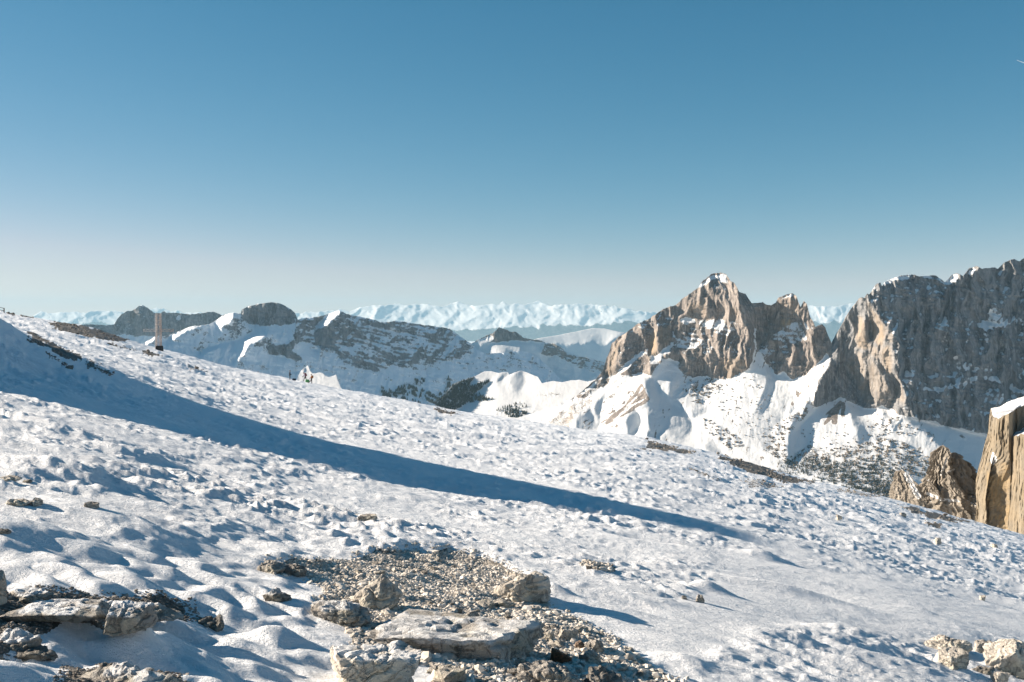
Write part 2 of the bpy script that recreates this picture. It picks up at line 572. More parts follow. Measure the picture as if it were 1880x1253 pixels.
# ---- high snowy plateau behind the saddle
m_pl = mat_mountain('plateau_rock', 10.8)
L = Relief(960, 1200, 590, 690, 20000, 1.0, 0.1, 2.6, 1.0, 0.12, 131, anchor=(1080, 620, 20000))
L.paint(c3(700,470,930,485,1100,505,1280,482,1400,512,1440,465,1560,420,1900,500,1900,800,700,800), fx=1.1, fz=1.3, snow=0.85, rough=0.3)
L.paint(c3(700,300,1560,300,1560,412,1440,460,1400,508,1280,478,1100,500,930,480,700,470), fx=-0.45, fz=3.2, snow=1.0, rough=0.08)
L.paint(c3(1100,430,1300,425,1400,450,1250,445,1120,442), snow=0.45, rough=0.3)
for V_, F_, A_ in L.build([(960, 630)] + c3(840,455,1000,430,1150,400,1290,370,1390,375,1480,395,1560,410) + [(1200, 628)], [(960, 690), (1200, 690)], 300, 90, jag=0.5, noise=0.5):
    tag(mesh_np('plateau', V_, F_, m_pl, A_), 'broad snow covered plateau behind the small rocky peak', None, kind='structure')

# ---- jagged small peak and its long ridge
m_mid = mat_mountain('mid_ridge_rock', 6.5, c_dark=(0.13, 0.115, 0.105), c_mid=(0.2, 0.175, 0.16), c_light=(0.28, 0.25, 0.22))
L = Relief(850, 1150, 590, 740, 12500, 1.0, 0.85, 1.5, 1.0, 0.12, 161, anchor=(930, 640, 12500))
L.paint(c3(200,480,420,500,700,475,860,480,1000,490,900,300,400,330), fx=-0.2, fz=0.55, snow=0.12, rough=0.8)
L.paint(c3(420,500,520,490,640,480,760,490,800,520,850,560,870,610,840,600,750,555,650,555,560,570,480,580,420,545), fx=-0.9, fz=1.8, snow=1.0, rough=0.05)
L.paint(c3(310,490,400,445,470,420,490,470,420,500,420,545,360,510), fx=-0.7, fz=1.5, snow=0.75, rough=0.4)
L.paint(c3(870,480,1000,495,1080,565,1200,600,1400,630,1400,760,1250,720,1100,670,1000,600,920,600,860,570), fx=0.2, fz=0.8, snow=0.42, rough=0.8)
L.paint(c3(920,600,1000,590,1080,640,1200,700,1340,740,1300,790,1220,810,1100,780,980,720,930,650), fx=-0.8, fz=1.5, snow=0.75, rough=0.45)
for V_, F_, A_ in L.build([(850, 640)] + c3(310,485,400,440,470,410,500,385,520,365,560,375,610,400,660,400,720,450,800,465,860,470,900,490,1000,500,1050,530,1080,570,1180,600,1290,620,1350,640) + [(1150, 680)], [(850, 740), (1150, 740)], 400, 170, jag=1.0, noise=0.6):
    tag(mesh_np('mountain_ridge', V_, F_, m_mid, A_), 'small jagged grey peak with long ridge and sunlit snow band', None, kind='structure')

# ---- shaded massif on the left with the square topped dome
m_left = mat_mountain('left_massif_rock', 4.8, c_dark=(0.13, 0.138, 0.147), c_mid=(0.205, 0.213, 0.222), c_light=(0.29, 0.294, 0.297), snow=(0.84, 0.86, 0.88))  # cool bluish rock tone puts some of the distance haze into the colour
LM = Relief(120, 1080, 545, 790, 9000, 1.0, 0.62, 1.3, 0.60, 0.55, 191, anchor=(560, 640, 8800))
top_tow = [(60, 612), (120, 600)] + c1(600,345,740,340,900,345,940,340,960,300,1000,255,1040,230,1080,230,1110,215,1140,188,1170,183,1210,200,1240,225,1260,240,1310,250,1350,230,1362,245,1450,245,1560,258,1640,250,1720,238,1760,240,1830,265) + [(440, 590), (470, 600)]
LT = Relief(60, 470, 545, 700, 12500, 1.0, 0.45, 0.5, 0.2, 0.8, 181, anchor=(300, 600, 12500))
LT.paint(c1(200,330,930,340,930,430,800,450,600,420,200,420), fx=0.5, fz=1.0, snow=0.1, rough=0.6)
LT.paint(c1(540,430,930,430,1300,430,1900,430,1900,800,200,800,200,430), fx=0.6, fz=1.3, snow=0.55, rough=0.5)
LT.paint(c1(1080,230,1110,215,1140,270,1130,360,1070,360,1090,290), fx=-0.9, fz=0.3, ochre=0.3, snow=0.0)
LT.paint(c1(1000,265,1040,240,1050,330,960,340), fx=-0.4, fz=0.3, snow=0.05)
LT.paint(c1(1455,270,1480,255,1480,290,1455,300), snow=1.0, fx=-1.5, fz=1.0)
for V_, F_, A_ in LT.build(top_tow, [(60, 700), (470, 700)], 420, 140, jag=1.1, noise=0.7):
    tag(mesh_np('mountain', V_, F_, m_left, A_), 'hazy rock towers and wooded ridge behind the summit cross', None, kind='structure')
top_left = [(120, 660), (250, 645), (258, 634), (264, 630), (284, 619), (300, 618), (310, 616), (331, 608), (349, 600), (384, 596), (400, 586)] \
    + c2(40,265,120,245,190,250,197,215,270,185,370,165,440,157,500,165,560,190,610,225,638,250,642,310,690,290,760,285,840,275,900,255,960,235,1000,225,1050,250,1100,265,1180,280,1260,295,1330,320,1400,320,1470,310,1560,325,1660,340,1790,355) \
    + c3(0,360,60,365,110,375,150,400,200,440,260,480,310,510,340,550,420,580,520,575,660,560,760,565,850,620,940,700,1000,760,1040,800) + [(1080, 720)]
LM.paint(c2(190,210,440,140,640,230,640,320,560,330,400,350,270,330,200,290), fx=0.42, fz=0.22, snow=0.08, rough=0.85)
LM.paint(c2(640,310,1000,215,1450,305,1879,350,1879,580,1700,620,1560,690,1380,640,1350,720,1120,660,960,570,800,520,640,460,620,330), fx=0.72, fz=0.8, snow=0.46, rough=1.0)
LM.paint(c3(-100,340,110,370,340,550,200,600,60,640,-100,680), fx=0.75, fz=0.8, snow=0.46, rough=1.0)
LM.paint(c2(820,360,960,380,960,500,1000,560,830,520,800,440), fx=0.3, fz=0.3, snow=0.05, rough=0.7)
LM.paint(c2(400,530,480,480,620,460,640,560,700,640,560,600,430,570), fx=0.2, fz=0.4, snow=0.12, rough=0.75)
LM.paint(c2(440,460,600,440,640,470,540,500,460,520), fx=-0.4, fz=1.0, snow=0.7, rough=0.5)
LM.paint(c2(960,560,1120,640,1300,700,1350,740,1150,700,1000,640), snow=0.35, rough=0.6)
LM.paint(c2(1380,600,1560,590,1540,690,1380,650), snow=0.3, rough=0.7)
for q, sn in (((1180,900,1300,930,1380,1000,1300,990), 0.45), ((1120,740,1200,790,1260,860,1190,830), 0.45), ((300,700,420,690,480,720,380,730), 0.5), ((1500,830,1620,800,1660,830,1560,870), 0.45), ((1700,650,1780,640,1800,690,1730,700), 0.45), ((240,560,330,540,420,600,350,640,250,650), 0.75), ((640,500,760,560,700,600,620,560), 0.7)):
    LM.paint(c2(*q), snow=sn, rough=0.45, warp=2.0)
LM.paint(c3(580,570,640,580,620,690,600,690), snow=0.45, rough=0.5, warp=2)
LM.paint(c3(0,640,110,690,100,730,0,740), snow=0.5, rough=0.5, warp=2)
LM.paint(c3(60,760,110,770,100,820,70,800), snow=0.4, rough=0.5, warp=2)
for x0, y0, x1, y1 in ((900,250,1350,640), (1100,265,1560,560), (1300,310,1700,600), (1450,320,1879,560)):
    LM.paint(c2(x0,y0,x0+40,y0,x1+50,y1,x1,y1), fx=0.1, fz=0.9, snow=0.5, warp=2.0, feather=2)
# sunlit flanks
LM.paint(c2(0,300,120,250,110,300,40,350,0,352), fx=-3, fz=1.4, snow=1, rough=0.1)
LM.paint(c1(1720,335,1850,270,1900,262,1900,330,1800,350), fx=-3, fz=1.4, snow=1, rough=0.1)
LM.paint(c2(290,405,400,425,370,455,300,480,220,540,170,600,150,660,115,650,190,570,180,540,120,525,80,495,230,445), fx=-3.2, fz=2.0, snow=1, rough=0.1, warp=0.6)
LM.paint(c2(0,505,130,505,230,545,205,600,150,570,100,530,0,535), fx=-1.6, fz=2.0, snow=1, rough=0.05, warp=0.4)
LM.paint(c1(1180,490,1270,445,1272,465,1190,507), fx=-4, fz=1.5, snow=1, rough=0, warp=0.4, feather=1)
LM.paint(c1(1370,450,1480,395,1560,355,1720,340,1600,368,1490,412,1420,475), fx=-4, fz=1.5, snow=1, rough=0, warp=0.5, feather=1)
LM.paint(c1(1640,560,1740,515,1879,488,1879,520,1760,540,1650,590), fx=-4, fz=1.7, snow=1, rough=0, warp=0.4, feather=1)
LM.paint(c2(800,350,860,290,980,230,1010,240,940,300,830,385), fx=-3, fz=1.1, snow=0.75, rough=0.3, warp=0.6)
LM.paint(c2(765,540,850,540,830,560), fx=-5, fz=1.8, snow=1, rough=0, feather=1)
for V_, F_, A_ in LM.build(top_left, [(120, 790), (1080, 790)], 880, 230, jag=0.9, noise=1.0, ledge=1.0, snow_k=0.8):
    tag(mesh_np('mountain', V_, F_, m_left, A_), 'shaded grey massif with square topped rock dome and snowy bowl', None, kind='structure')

# ---- the bright snow shoulder behind the skiers
m_sh = mat_mountain('shoulder_rock', 2.2)
KN = Relief(500, 690, 650, 780, 4000, 0.5, -0.12, 1.55, 1.0, 0.05, 211, anchor=(590, 700, 4000))
KN.paint([(550, 677), (556, 673), (561, 678), (558, 684), (552, 683)], snow=0.35, rough=0.5, warp=0.3)
for V_, F_, A_ in KN.build([(500, 760), (530, 728), (543, 706), (548, 690), (552, 682), (557, 678), (562, 674), (565, 671), (567, 675), (569, 681), (574, 686), (580, 686), (586, 684), (592, 685), (597, 690), (604, 693), (611, 691), (617, 688), (619, 696), (626, 712), (645, 735), (690, 770)], [(500, 780), (690, 780)], 330, 150, jag=0.15, noise=0.6):
    tag(mesh_np('snow_ridge', V_, F_, m_sh, A_), 'bright sunlit snow shoulder behind the three people', None, kind='structure')

# ---- rounded sunlit snow hills in the valley
m_hill = mat_mountain('hill_rock', 3.2, c_dark=(0.10, 0.085, 0.07), c_mid=(0.17, 0.14, 0.115), c_light=(0.25, 0.21, 0.17))
HL = Relief(780, 1120, 660, 820, 6000, 1.0, -0.25, 2.2, 1.0, 0.06, 221, anchor=(950, 720, 6000))
top_hill = [(780, 756), (800, 742), (818, 722)] + c9(830,285,960,235,1080,195,1120,175,1190,138,1270,136,1350,158,1420,148,1460,148,1470,180,1540,150,1610,130,1700,160,1760,185,1800,200,1850,275) + c3(960,805,1040,815,1110,800,1180,795,1250,810) + [(1120, 690)]
HL.paint([(770, 680)] + c9(830,285,1070,205,1040,260,1010,310,1080,300,1230,240,1260,255,1150,340,1070,400,1040,460,960,530,860,600,700,600,500,560,640,420,760,380), fx=1.3, fz=1.4, snow=0.95, rough=0.05, warp=0.5)
HL.paint(c9(1310,235,1400,170,1460,150,1450,200,1400,235,1330,260), fx=0.85, fz=2.0, warp=0.4)
HL.paint(c9(1430,230,1560,150,1610,130,1640,200,1660,260,1590,370,1550,360,1480,290), fx=0.4, fz=1.8, warp=0.4)
HL.paint(c3(800,940,830,905,930,895,1050,900,1070,925,960,935), snow=0.4, rough=0.3)
HL.paint(c3(440,1075,560,1035,720,970,860,1020,760,1100,600,1130), snow=0.55, rough=0.3)
for V_, F_, A_ in HL.build(top_hill, [(780, 820), (1120, 820)], 420, 200, jag=0.4, noise=0.5):
    tag(mesh_np('hill', V_, F_, m_hill, A_), 'rounded sunlit snow hills rising from the wooded valley', None, kind='structure')

# ---- the two rocky mountains on the right and the snow slopes at their feet
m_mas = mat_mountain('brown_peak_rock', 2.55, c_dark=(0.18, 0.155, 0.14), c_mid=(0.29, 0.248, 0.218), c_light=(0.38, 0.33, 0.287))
m_wall = mat_mountain('grey_wall_rock', 2.55, c_dark=(0.135, 0.137, 0.143), c_mid=(0.225, 0.222, 0.222), c_light=(0.32, 0.308, 0.295))  # cooler base puts blue shade into the wall colour; ochre warms its sunlit parts
MS = Relief(930, 2080, 455, 1070, 4750, 1.0, -0.72, 0.5, 0.2, 0.85, 251, anchor=(1330, 640, 4900))
talus = [(900, 740), (1060, 726), (1107, 692), (1150, 690), (1180, 688), (1200, 690), (1214, 668), (1225, 660), (1246, 664), (1246, 677), (1262, 692), (1272, 697), (1284, 690), (1305, 694), (1333, 698), (1352, 690), (1375, 677), (1382, 660), (1390, 640), (1400, 655), (1406, 668), (1418, 677),
         (1426, 689), (1440, 681), (1455, 699), (1480, 690), (1500, 668), (1518, 648), (1524, 652), (1505, 690), (1490, 745), (1500, 748), (1520, 742), (1545, 730), (1560, 737), (1579, 749), (1600, 750), (1617, 745), (1630, 750), (1640, 753),
         (1645, 758), (1681, 771), (1745, 786), (1819, 802), (2100, 850), (2100, 1100), (900, 1100)]
MS.big = 1.7
# left mountain: details of the rock
MS.paint(c4(280,680,400,590,580,480,680,410,740,380,800,420,780,560,620,560,600,700,480,760,420,620), fx=-0.45, fz=0.5, snow=0.3)
MS.paint(c4(480,520,700,420,800,400,760,480,640,520,560,600), fx=-0.2, fz=0.9, snow=0.42)
MS.paint(c4(830,330,1020,170,1240,130,1330,255,1320,480,1200,470,1000,470,900,440,780,460), fx=-0.85, fz=0.45, snow=0.14)
MS.paint(c4(900,360,1040,300,1080,480,980,480,900,440), fx=-0.75, fz=0.35, snow=0.0, ochre=0.25)
MS.paint(c4(1060,420,1100,405,1190,400,1190,440,1140,470,1060,480), fx=0.5, fz=0.1, snow=-0.1, rough=0.4)
MS.paint(c4(780,560,900,500,1100,470,1320,480,1330,760,1180,780,1000,760,860,700,760,700,770,600), fx=-0.75, fz=0.8, snow=0.48)
MS.paint(c4(830,490,860,460,910,445,960,470,990,500,900,510), fx=-0.5, fz=1.5, snow=0.95, rough=0.3)
MS.paint(c4(1010,490,1180,470,1310,560,1250,590,1100,540,1010,540), fx=-0.5, fz=1.1, snow=0.62, rough=0.6)
MS.paint(c4(990,200,1090,120,1240,105,1235,130,1110,150,1040,190,1000,230), fx=-0.2, fz=1.6, snow=0.8, rough=0.4)
MS.paint(c4(1180,150,1230,135,1230,180,1180,180), snow=0.8, rough=0.4)
MS.paint(c4(850,720,1000,760,1100,960,1000,940,940,970,880,930,900,800), fx=0.35, fz=0.5, snow=0.2)
MS.paint(c4(1080,760,1180,800,1160,960,1090,950), fx=-0.2, fz=0.25, snow=0.05)
MS.paint(c4(1180,800,1330,780,1400,850,1300,940,1220,975), fx=-0.9, fz=0.4, snow=0.08, ochre=0.3)
MS.paint(c4(585,800,600,640,640,555,655,690,640,780,615,825), fx=-2.0, fz=0.25, snow=-0.1, rough=0.35, ochre=0.9, warp=0.5)
MS.paint(c4(640,560,770,530,780,640,740,690,660,740,650,640), fx=-0.1, fz=0.3, snow=0.05, rough=0.6, ochre=0.35)
MS.paint(c4(290,1000,440,880,600,780,760,690,770,710,620,850,560,920,440,930,290,1010), fx=-0.7, fz=0.9, snow=0.25, rough=0.7)
MS.paint(c4(340,880,540,730,560,745,420,860,330,960,280,1000), fx=-0.8, fz=1.6, snow=0.85, rough=0.2)
MS.paint(c4(600,830,700,720,765,685,770,705,700,765,640,830), fx=-0.8, fz=1.6, snow=0.9, rough=0.2)
MS.paint(c4(240,830,300,690,350,640,300,900,230,970), fx=-1.1, fz=0.4, ochre=0.35, snow=0.0)
# dark gully between the towers
MS.paint(c4(1310,230,1390,265,1500,340,1590,370,1560,520,1500,740,1470,830,1400,860,1440,700,1400,560,1340,440,1300,300), fx=1.15, fz=0.3, snow=0.05)
MS.paint(c4(1440,860,1450,520,1465,520,1475,700,1480,850), fx=0.9, fz=1.3, snow=1.0, rough=0.2)
MS.paint(c4(1260,360,1310,400,1310,480,1270,470), fx=-1.0, fz=0.3, ochre=0.3)
MS.paint(c4(1560,520,1600,370,1650,300,1770,262,1830,380,1790,500,1700,640,1640,690,1540,690,1510,700), fx=-0.75, fz=0.35, snow=0.06, ochre=0.15)
MS.paint(c4(1680,470,1780,500,1740,540,1680,540), fx=-0.7, ochre=0.9, snow=-0.1)
MS.paint(c4(1640,300,1770,262,1790,280,1700,310), fx=-0.2, fz=1.5, snow=0.7, rough=0.4)
MS.paint(c4(1500,720,1600,700,1640,740,1580,860,1480,860), fx=0.7, fz=0.8, snow=0.55, rough=0.6)
MS.paint(c5(0,580,60,570,110,620,110,740,0,760,-120,820,-180,700,-100,620), fx=-0.4, fz=0.9, snow=0.62, rough=0.7)
MS.paint(c5(160,640,250,620,305,770,280,830,200,790,150,740), fx=0.6, fz=0.3, snow=0.0)
MS.paint(c5(90,850,220,800,280,850,180,930,60,1030,0,1080,-60,1000), fx=-0.1, fz=0.7, snow=0.15, obj=0)
# right mountain
prow = c5(590,355,600,420,650,500,715,590,745,640,790,665,800,760,805,900,815,1000,850,1120,890,1260)
rm_face = prow + [(1645, 758), (1681, 771), (1745, 786), (1819, 802), (2100, 850), (2100, 440), (1590, 440)]
rm_left = c5(290,880,300,780,345,660,410,570,480,450,550,380,590,340,600,200)
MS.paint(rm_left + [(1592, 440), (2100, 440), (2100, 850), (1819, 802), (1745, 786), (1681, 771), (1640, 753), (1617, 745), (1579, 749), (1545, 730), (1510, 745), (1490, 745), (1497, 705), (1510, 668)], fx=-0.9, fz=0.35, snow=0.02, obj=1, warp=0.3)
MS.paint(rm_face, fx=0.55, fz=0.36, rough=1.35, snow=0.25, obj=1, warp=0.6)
MS.paint(c5(350,700,480,450,550,380,600,380,590,420,530,520,440,620,420,820,330,830), fx=-0.55, fz=0.35, snow=0.02)
MS.paint(c5(480,790,500,600,520,525,560,560,600,740,590,830), fx=-1.5, fz=0.3, ochre=0.55, snow=-0.05, rough=0.7)
MS.paint(c5(590,420,650,490,720,610,740,700,700,820,640,720,610,560), fx=-1.6, fz=0.3, ochre=0.6, snow=-0.05, rough=0.6)
MS.paint(c5(575,570,615,570,635,640,610,720,590,740), fx=1.4, fz=0.2, rough=0.3, warp=0.4)
MS.paint(c5(590,760,700,820,780,760,800,900,790,1040,720,960,620,850), fx=-1.2, fz=0.35, ochre=0.45, snow=0.0)
MS.paint(c5(740,560,800,680,800,760,750,740,720,660), fx=-0.9, ochre=0.3)
MS.paint(c5(290,900,430,820,410,950,500,1130,500,1260,140,1260,240,1000), fx=1.0, fz=0.5, snow=0.06)
MS.paint(c5(410,920,470,830,600,840,700,1000,790,1170,780,1260,560,1260,520,1120), fx=-0.85, fz=0.6, snow=0.03, ochre=0.3)
MS.paint(c5(600,860,760,980,860,1100,890,1250,790,1170,700,1010), fx=0.9, fz=0.4, snow=0.05)
MS.paint(c5(820,1010,850,1020,910,1250,840,1250), fx=-1.0, fz=0.4, snow=0.1, ochre=0.3)
for pts, sn in ((c5(1560,560,1600,470,1645,440,1700,540,1780,620,1690,650,1560,640,1600,700,1560,720,1520,610), 0.85),
                (c5(1290,860,1380,920,1500,955,1700,975,1879,1030,1879,1060,1700,1000,1480,990,1310,970), 0.85),
                (c5(1020,1120,1180,1125,1300,1100,1430,1040,1500,1015,1700,1060,1900,1170,1900,1210,1700,1100,1500,1060,1380,1120,1200,1150,1030,1150), 0.95),
                (c5(1570,1200,1680,1170,1750,1190,1740,1260,1600,1260), 0.85), (c5(1190,1050,1260,1010,1280,1050,1200,1075), 0.6),
                (c5(1700,420,1760,430,1760,450,1710,450), 0.7), (c5(1740,1000,1879,1010,1879,1050,1760,1030), 0.8),
                (c5(930,950,1010,960,960,1060,900,1050), 0.55), (c5(760,340,900,380,900,460,800,440), 0.48), (c5(1150,560,1260,560,1270,640,1160,640), 0.42), (c5(1500,380,1560,430,1540,560,1470,480), 0.45), (c5(1320,740,1480,700,1500,740,1330,770), 0.6), (c5(1780,560,1879,540,1879,620,1800,610), 0.7), (c5(880,1060,1000,1040,980,1200,900,1200), 0.5), (c5(1450,600,1520,590,1560,640,1470,640), 0.6)):
    MS.paint(pts, snow=sn, fz=0.8, warp=1.4)
MS.paint(c5(720,262,800,225,960,195,960,212,860,225,760,270), snow=0.9, fz=1.4, fx=0.0, rough=0.3)
MS.paint(c5(1020,215,1130,205,1120,225,1040,228), snow=0.9, fz=1.4, rough=0.3)
MS.paint(c5(1230,260,1290,200,1330,190,1340,215,1270,270), snow=1.0, fz=1.4, fx=-0.8, rough=0.2)
MS.paint(c5(1410,215,1430,150,1490,130,1510,160,1450,215), snow=0.5, fx=-0.6)
MS.paint(c5(630,410,690,395,690,420,640,425), snow=0.8, fz=1.2)
# snow slopes below
MS.paint(talus, fx=-0.12, fz=1.6, snow=1.0, rough=0.06, ochre=0.0, obj=2, warp=0.7)
# left foot: rocky ramp and sunlit snow ramp, brown grass stripes
MS.paint(c4(0,1100,150,1010,230,930,290,960,230,1030,120,1090,0,1180), fx=-0.6, fz=0.8, snow=0.2, rough=0.7)
MS.paint(c6(0,440,160,310,300,220,420,250,330,330,260,400,200,480,0,480), fx=-0.3, fz=1.4, snow=0.38, rough=0.3, ochre=0.3)
MS.paint(c6(60,300,200,190,330,90,360,90,240,210,120,300), fx=-0.5, fz=1.1, snow=0.22, rough=0.5)
# spur with the brown face
MS.paint(c6(830,190,872,240,700,345,560,425,485,455,540,370,640,310,740,190,800,100), fx=-0.45, fz=1.3, snow=-0.25, rough=0.2, ochre=0.0, warp=0.4)
MS.paint(c6(560,400,700,290,840,215,845,225,700,320,570,420), snow=0.7, warp=0.5, feather=0.6)
MS.paint(c6(640,320,760,200,800,130,810,150,740,250,650,330), snow=0.7, warp=0.5, feather=0.6)
MS.paint(c6(250,490,255,400,370,318,410,400,440,470,350,500), fx=1.0, fz=1.5, rough=0.03, warp=0.4)
MS.paint(c6(400,300,470,210,500,205,450,330,470,440,400,480,420,400), fx=0.6, fz=1.5, rough=0.05, warp=0.5)
MS.paint(c6(500,260,640,140,760,90,780,100,640,170,520,300), fx=0.1, fz=1.5, warp=0.6)
MS.paint(c6(808,70,885,65,930,190,1050,290,1200,400,1225,490,1180,520,1090,490,960,490,905,540,830,440,840,370,760,320,740,330,872,240,835,180), fx=0.95, fz=1.35, rough=0.05, warp=0.3)
MS.paint(c6(700,350,760,345,790,400,780,470,700,525,650,420), fx=1.0, fz=1.4, rough=0.05, warp=0.3)
MS.paint(c6(745,325,840,365,832,440,790,462,800,400), fx=-0.9, fz=1.6, rough=0.03, warp=0.3)
MS.paint(c6(690,560,790,488,860,500,830,560), fx=-0.9, fz=1.8, warp=0.3)
MS.paint(c6(830,500,865,500,900,560,850,570), fx=0.9, fz=1.6, warp=0.3)
MS.paint(c6(960,490,1080,490,1190,545,1120,560,1000,510), fx=0.5, fz=1.5, warp=0.3)
MS.paint(c6(1300,610,1400,640,1485,700,1400,705,1330,650), fx=0.85, fz=1.6, warp=0.3)
MS.paint(c6(1190,330,1330,320,1330,350,1220,390), fx=0.8, fz=1.4, warp=0.5)
MS.paint(c6(1040,80,1130,90,1140,210,1020,220), fx=0.45, fz=1.4, snow=0.7, rough=0.4, warp=1.2)
MS.paint(c6(1170,110,1280,90,1270,160,1180,180), fx=0.5, fz=1.0, snow=0.45, rough=0.6)
MS.paint(c6(1250,150,1440,100,1440,160,1300,280,1230,230), snow=0.62, rough=0.4)
MS.paint(c6(1290,420,1350,400,1600,560,1600,620,1440,600,1340,520), snow=0.66, rough=0.35)
MS.paint(c4(700,800,800,820,830,880,940,970,1000,960,900,1000,640,950,610,930), fx=0.7, fz=1.35, snow=0.95, rough=0.1)
MS.paint(c4(800,850,880,860,920,960,860,930), snow=0.3, fx=0.5, rough=0.5)
# big bright slope with avalanche runnels
for x0 in (1555, 1580, 1530):
    MS.paint(c4(x0+20,870,x0+30,870,x0+45,1000,x0-10,1130,x0-60,1253,x0-75,1253,x0-25,1120,x0+28,1000), fx=0.5, warp=0.7, feather=1.0)
MS.paint(c4(1840,1000,1879,960,1940,900,2000,850,2080,800,2060,860,1990,960,1900,1090,1760,1253,1700,1253), snow=0.78, rough=0.25, fx=-0.35, warp=1.5)
# striped rib and the cone
MS.paint(c7(150,200,330,0,350,90,330,150,260,200,200,260,60,330,60,290), fx=-0.7, fz=1.2, snow=0.52, rough=0.45, ochre=0.3)
MS.paint(c7(320,90,380,110,370,170,330,170), fx=0.2, fz=1.5, snow=1, rough=0.05)
MS.paint(c7(230,240,330,150,370,165,250,290,270,300,330,350,310,450,290,560,180,560,160,420,180,330), fx=0.6, fz=1.5, snow=0.8, rough=0.2)
MS.paint(c7(570,35,600,70,650,200,720,300,640,420,480,420,260,280,280,220,420,110), fx=-0.6, fz=1.6, snow=1, rough=0.03)
MS.paint(c7(600,60,680,110,740,250,760,330,700,330,640,180), fx=0.12, fz=1.55, snow=1, rough=0.03)
for q in ((575,60,595,80,590,180,565,175), (560,60,575,70,540,170,500,230,490,215), (540,80,560,70,510,180,435,250,445,220), (530,90,545,85,480,160,420,190), (520,180,540,170,530,230,500,230), (470,180,520,110,530,110,440,240)):
    MS.paint(c7(*q), snow=-0.15, ochre=0.1, warp=0.6, feather=0.8)
MS.paint(c7(800,150,940,120,1000,190,940,280,880,220,840,220), snow=0.72, rough=0.4)
MS.paint(c7(1000,175,1640,325,1700,480,1640,620,1500,520,1330,440,1260,380,1160,280,1080,240), fx=1.0, fz=1.35, snow=1, rough=0.04, warp=0.4)
MS.paint(c7(1140,270,1200,275,1280,370,1230,350), fx=1.0, snow=0.3, rough=0.4)
MS.paint(c7(1400,310,1440,300,1470,345), snow=0.1, rough=0.3)
MS.paint(c7(0,420,160,330,180,560,330,560,560,640,800,760,950,760,960,600,1200,620,1240,500,1000,350,850,330,700,380,560,400,420,420,330,380,180,520), fx=-0.3, fz=2.2, snow=0.92, rough=0.10, ochre=0.0, warp=1.4)
MS.paint(c7(790,330,960,350,940,390,830,390), snow=0.5, rough=0.7)
_tal = (MS.obj == 2) & (MS.snow > 0.7)
MS.snow -= _tal * 0.62 * sstep(0.22, 0.7, fbm2((MS.PX + 0.25 * MS.PY) / 7, MS.PY / 17, 3, 271)) * sstep(-0.25, 0.3, fbm2(MS.PX / 60, MS.PY / 45, 2, 272))
MS.snow -= _tal * 0.5 * sstep(1010, 940 + 150, MS.PX) * sstep(1240, 1120, MS.PX) * sstep(0.15, 0.5, fbm2((MS.PX + 1.6 * MS.PY) / 7, (MS.PY - 0.6 * MS.PX) / 40, 3, 273))
top_mas = [(930, 775), (960, 764), (1010, 750), (1040, 737)] + c4(0,1100,150,970,210,900,240,800,265,740,280,680,340,620,400,590,450,550,500,510,580,480,620,450,680,410,740,380,810,360,850,320,910,275,960,240,1000,210,1020,170,1070,130,1100,105,1180,92,1220,105,1240,130,1260,170,1290,180,1310,210,1330,255,1380,265,1400,300,1430,340,1480,345,1520,332,1550,355,1590,365,1640,330,1650,300,1700,280,1770,262,1800,290,1830,370,1845,375,1860,325) \
    + c5(20,400,45,480,70,415,95,440,120,540,150,590,165,630,220,605,245,630,270,700,300,760,311,785,340,720,365,640,385,610,410,570,440,510,480,450,520,400,550,385,584,395,590,355,610,360,650,310,660,280,700,262,713,298,732,260,800,230,870,205,950,198,1040,215,1100,205,1160,210,1230,262,1290,200,1320,190,1350,195,1380,212,1430,145,1490,130,1530,150,1640,140,1660,155,1720,100,1770,75,1800,70,1840,90,1879,65) \
    + [(1905, 468), (1935, 500), (1965, 492), (2010, 540), (2080, 600)]
NCM, NRM = 1080, 370
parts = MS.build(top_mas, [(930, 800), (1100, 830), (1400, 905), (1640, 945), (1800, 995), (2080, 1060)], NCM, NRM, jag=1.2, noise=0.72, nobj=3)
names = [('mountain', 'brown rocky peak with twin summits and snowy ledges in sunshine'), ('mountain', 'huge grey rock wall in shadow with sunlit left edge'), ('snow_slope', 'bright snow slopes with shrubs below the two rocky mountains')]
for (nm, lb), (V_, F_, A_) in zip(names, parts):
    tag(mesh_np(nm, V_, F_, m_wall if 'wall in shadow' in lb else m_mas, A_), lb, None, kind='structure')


# ------------------------------------------------------------------ the snow slope the camera stands on
H_CAM = 1.7
Y_EDGE = 230.0
SK = np.array([(-700, 420), (-300, 508), (-100, 553), (0, 573), (40, 580), (95, 590), (160, 601), (230, 623), (280, 638), (330, 650), (430, 677), (520, 694), (560, 702), (620, 714),
               (750, 738), (850, 757), (1000, 778), (1090, 792), (1180, 803), (1250, 818), (1330, 837), (1400, 858), (1480, 881), (1560, 898), (1640, 917), (1720, 939), (1790, 959),
               (1880, 983), (2100, 1040), (2600, 1160)], float)
_px = np.arange(-700, 2601, 2.0)
_tx, _tz = ray(_px, np.interp(_px, SK[:, 0], SK[:, 1]))
_m_fine = smooth1(_tz, 6) + H_CAM / Y_EDGE
_m_soft = smooth1(_tz, 70) + H_CAM / Y_EDGE
# the knoll beyond the left edge of the picture that throws the long blue shadow over the slope
KX, KY, KH = -21.5, 27.0, 5.9
KSX, KSY = 3.95, 4.0


def m_of(tx, Y):
    a = np.interp(tx, _tx, _m_soft); b = np.interp(tx, _tx, _m_fine)
    w = sstep(70, 200, Y)
    return a + (b - a) * w


WX, WY = math.sin(SUN_AZ), -math.cos(SUN_AZ)      # wind runs with the light
BUMPS = []          # (x, y, radius_x, radius_y, height) extra snow lumps and hollows, metres


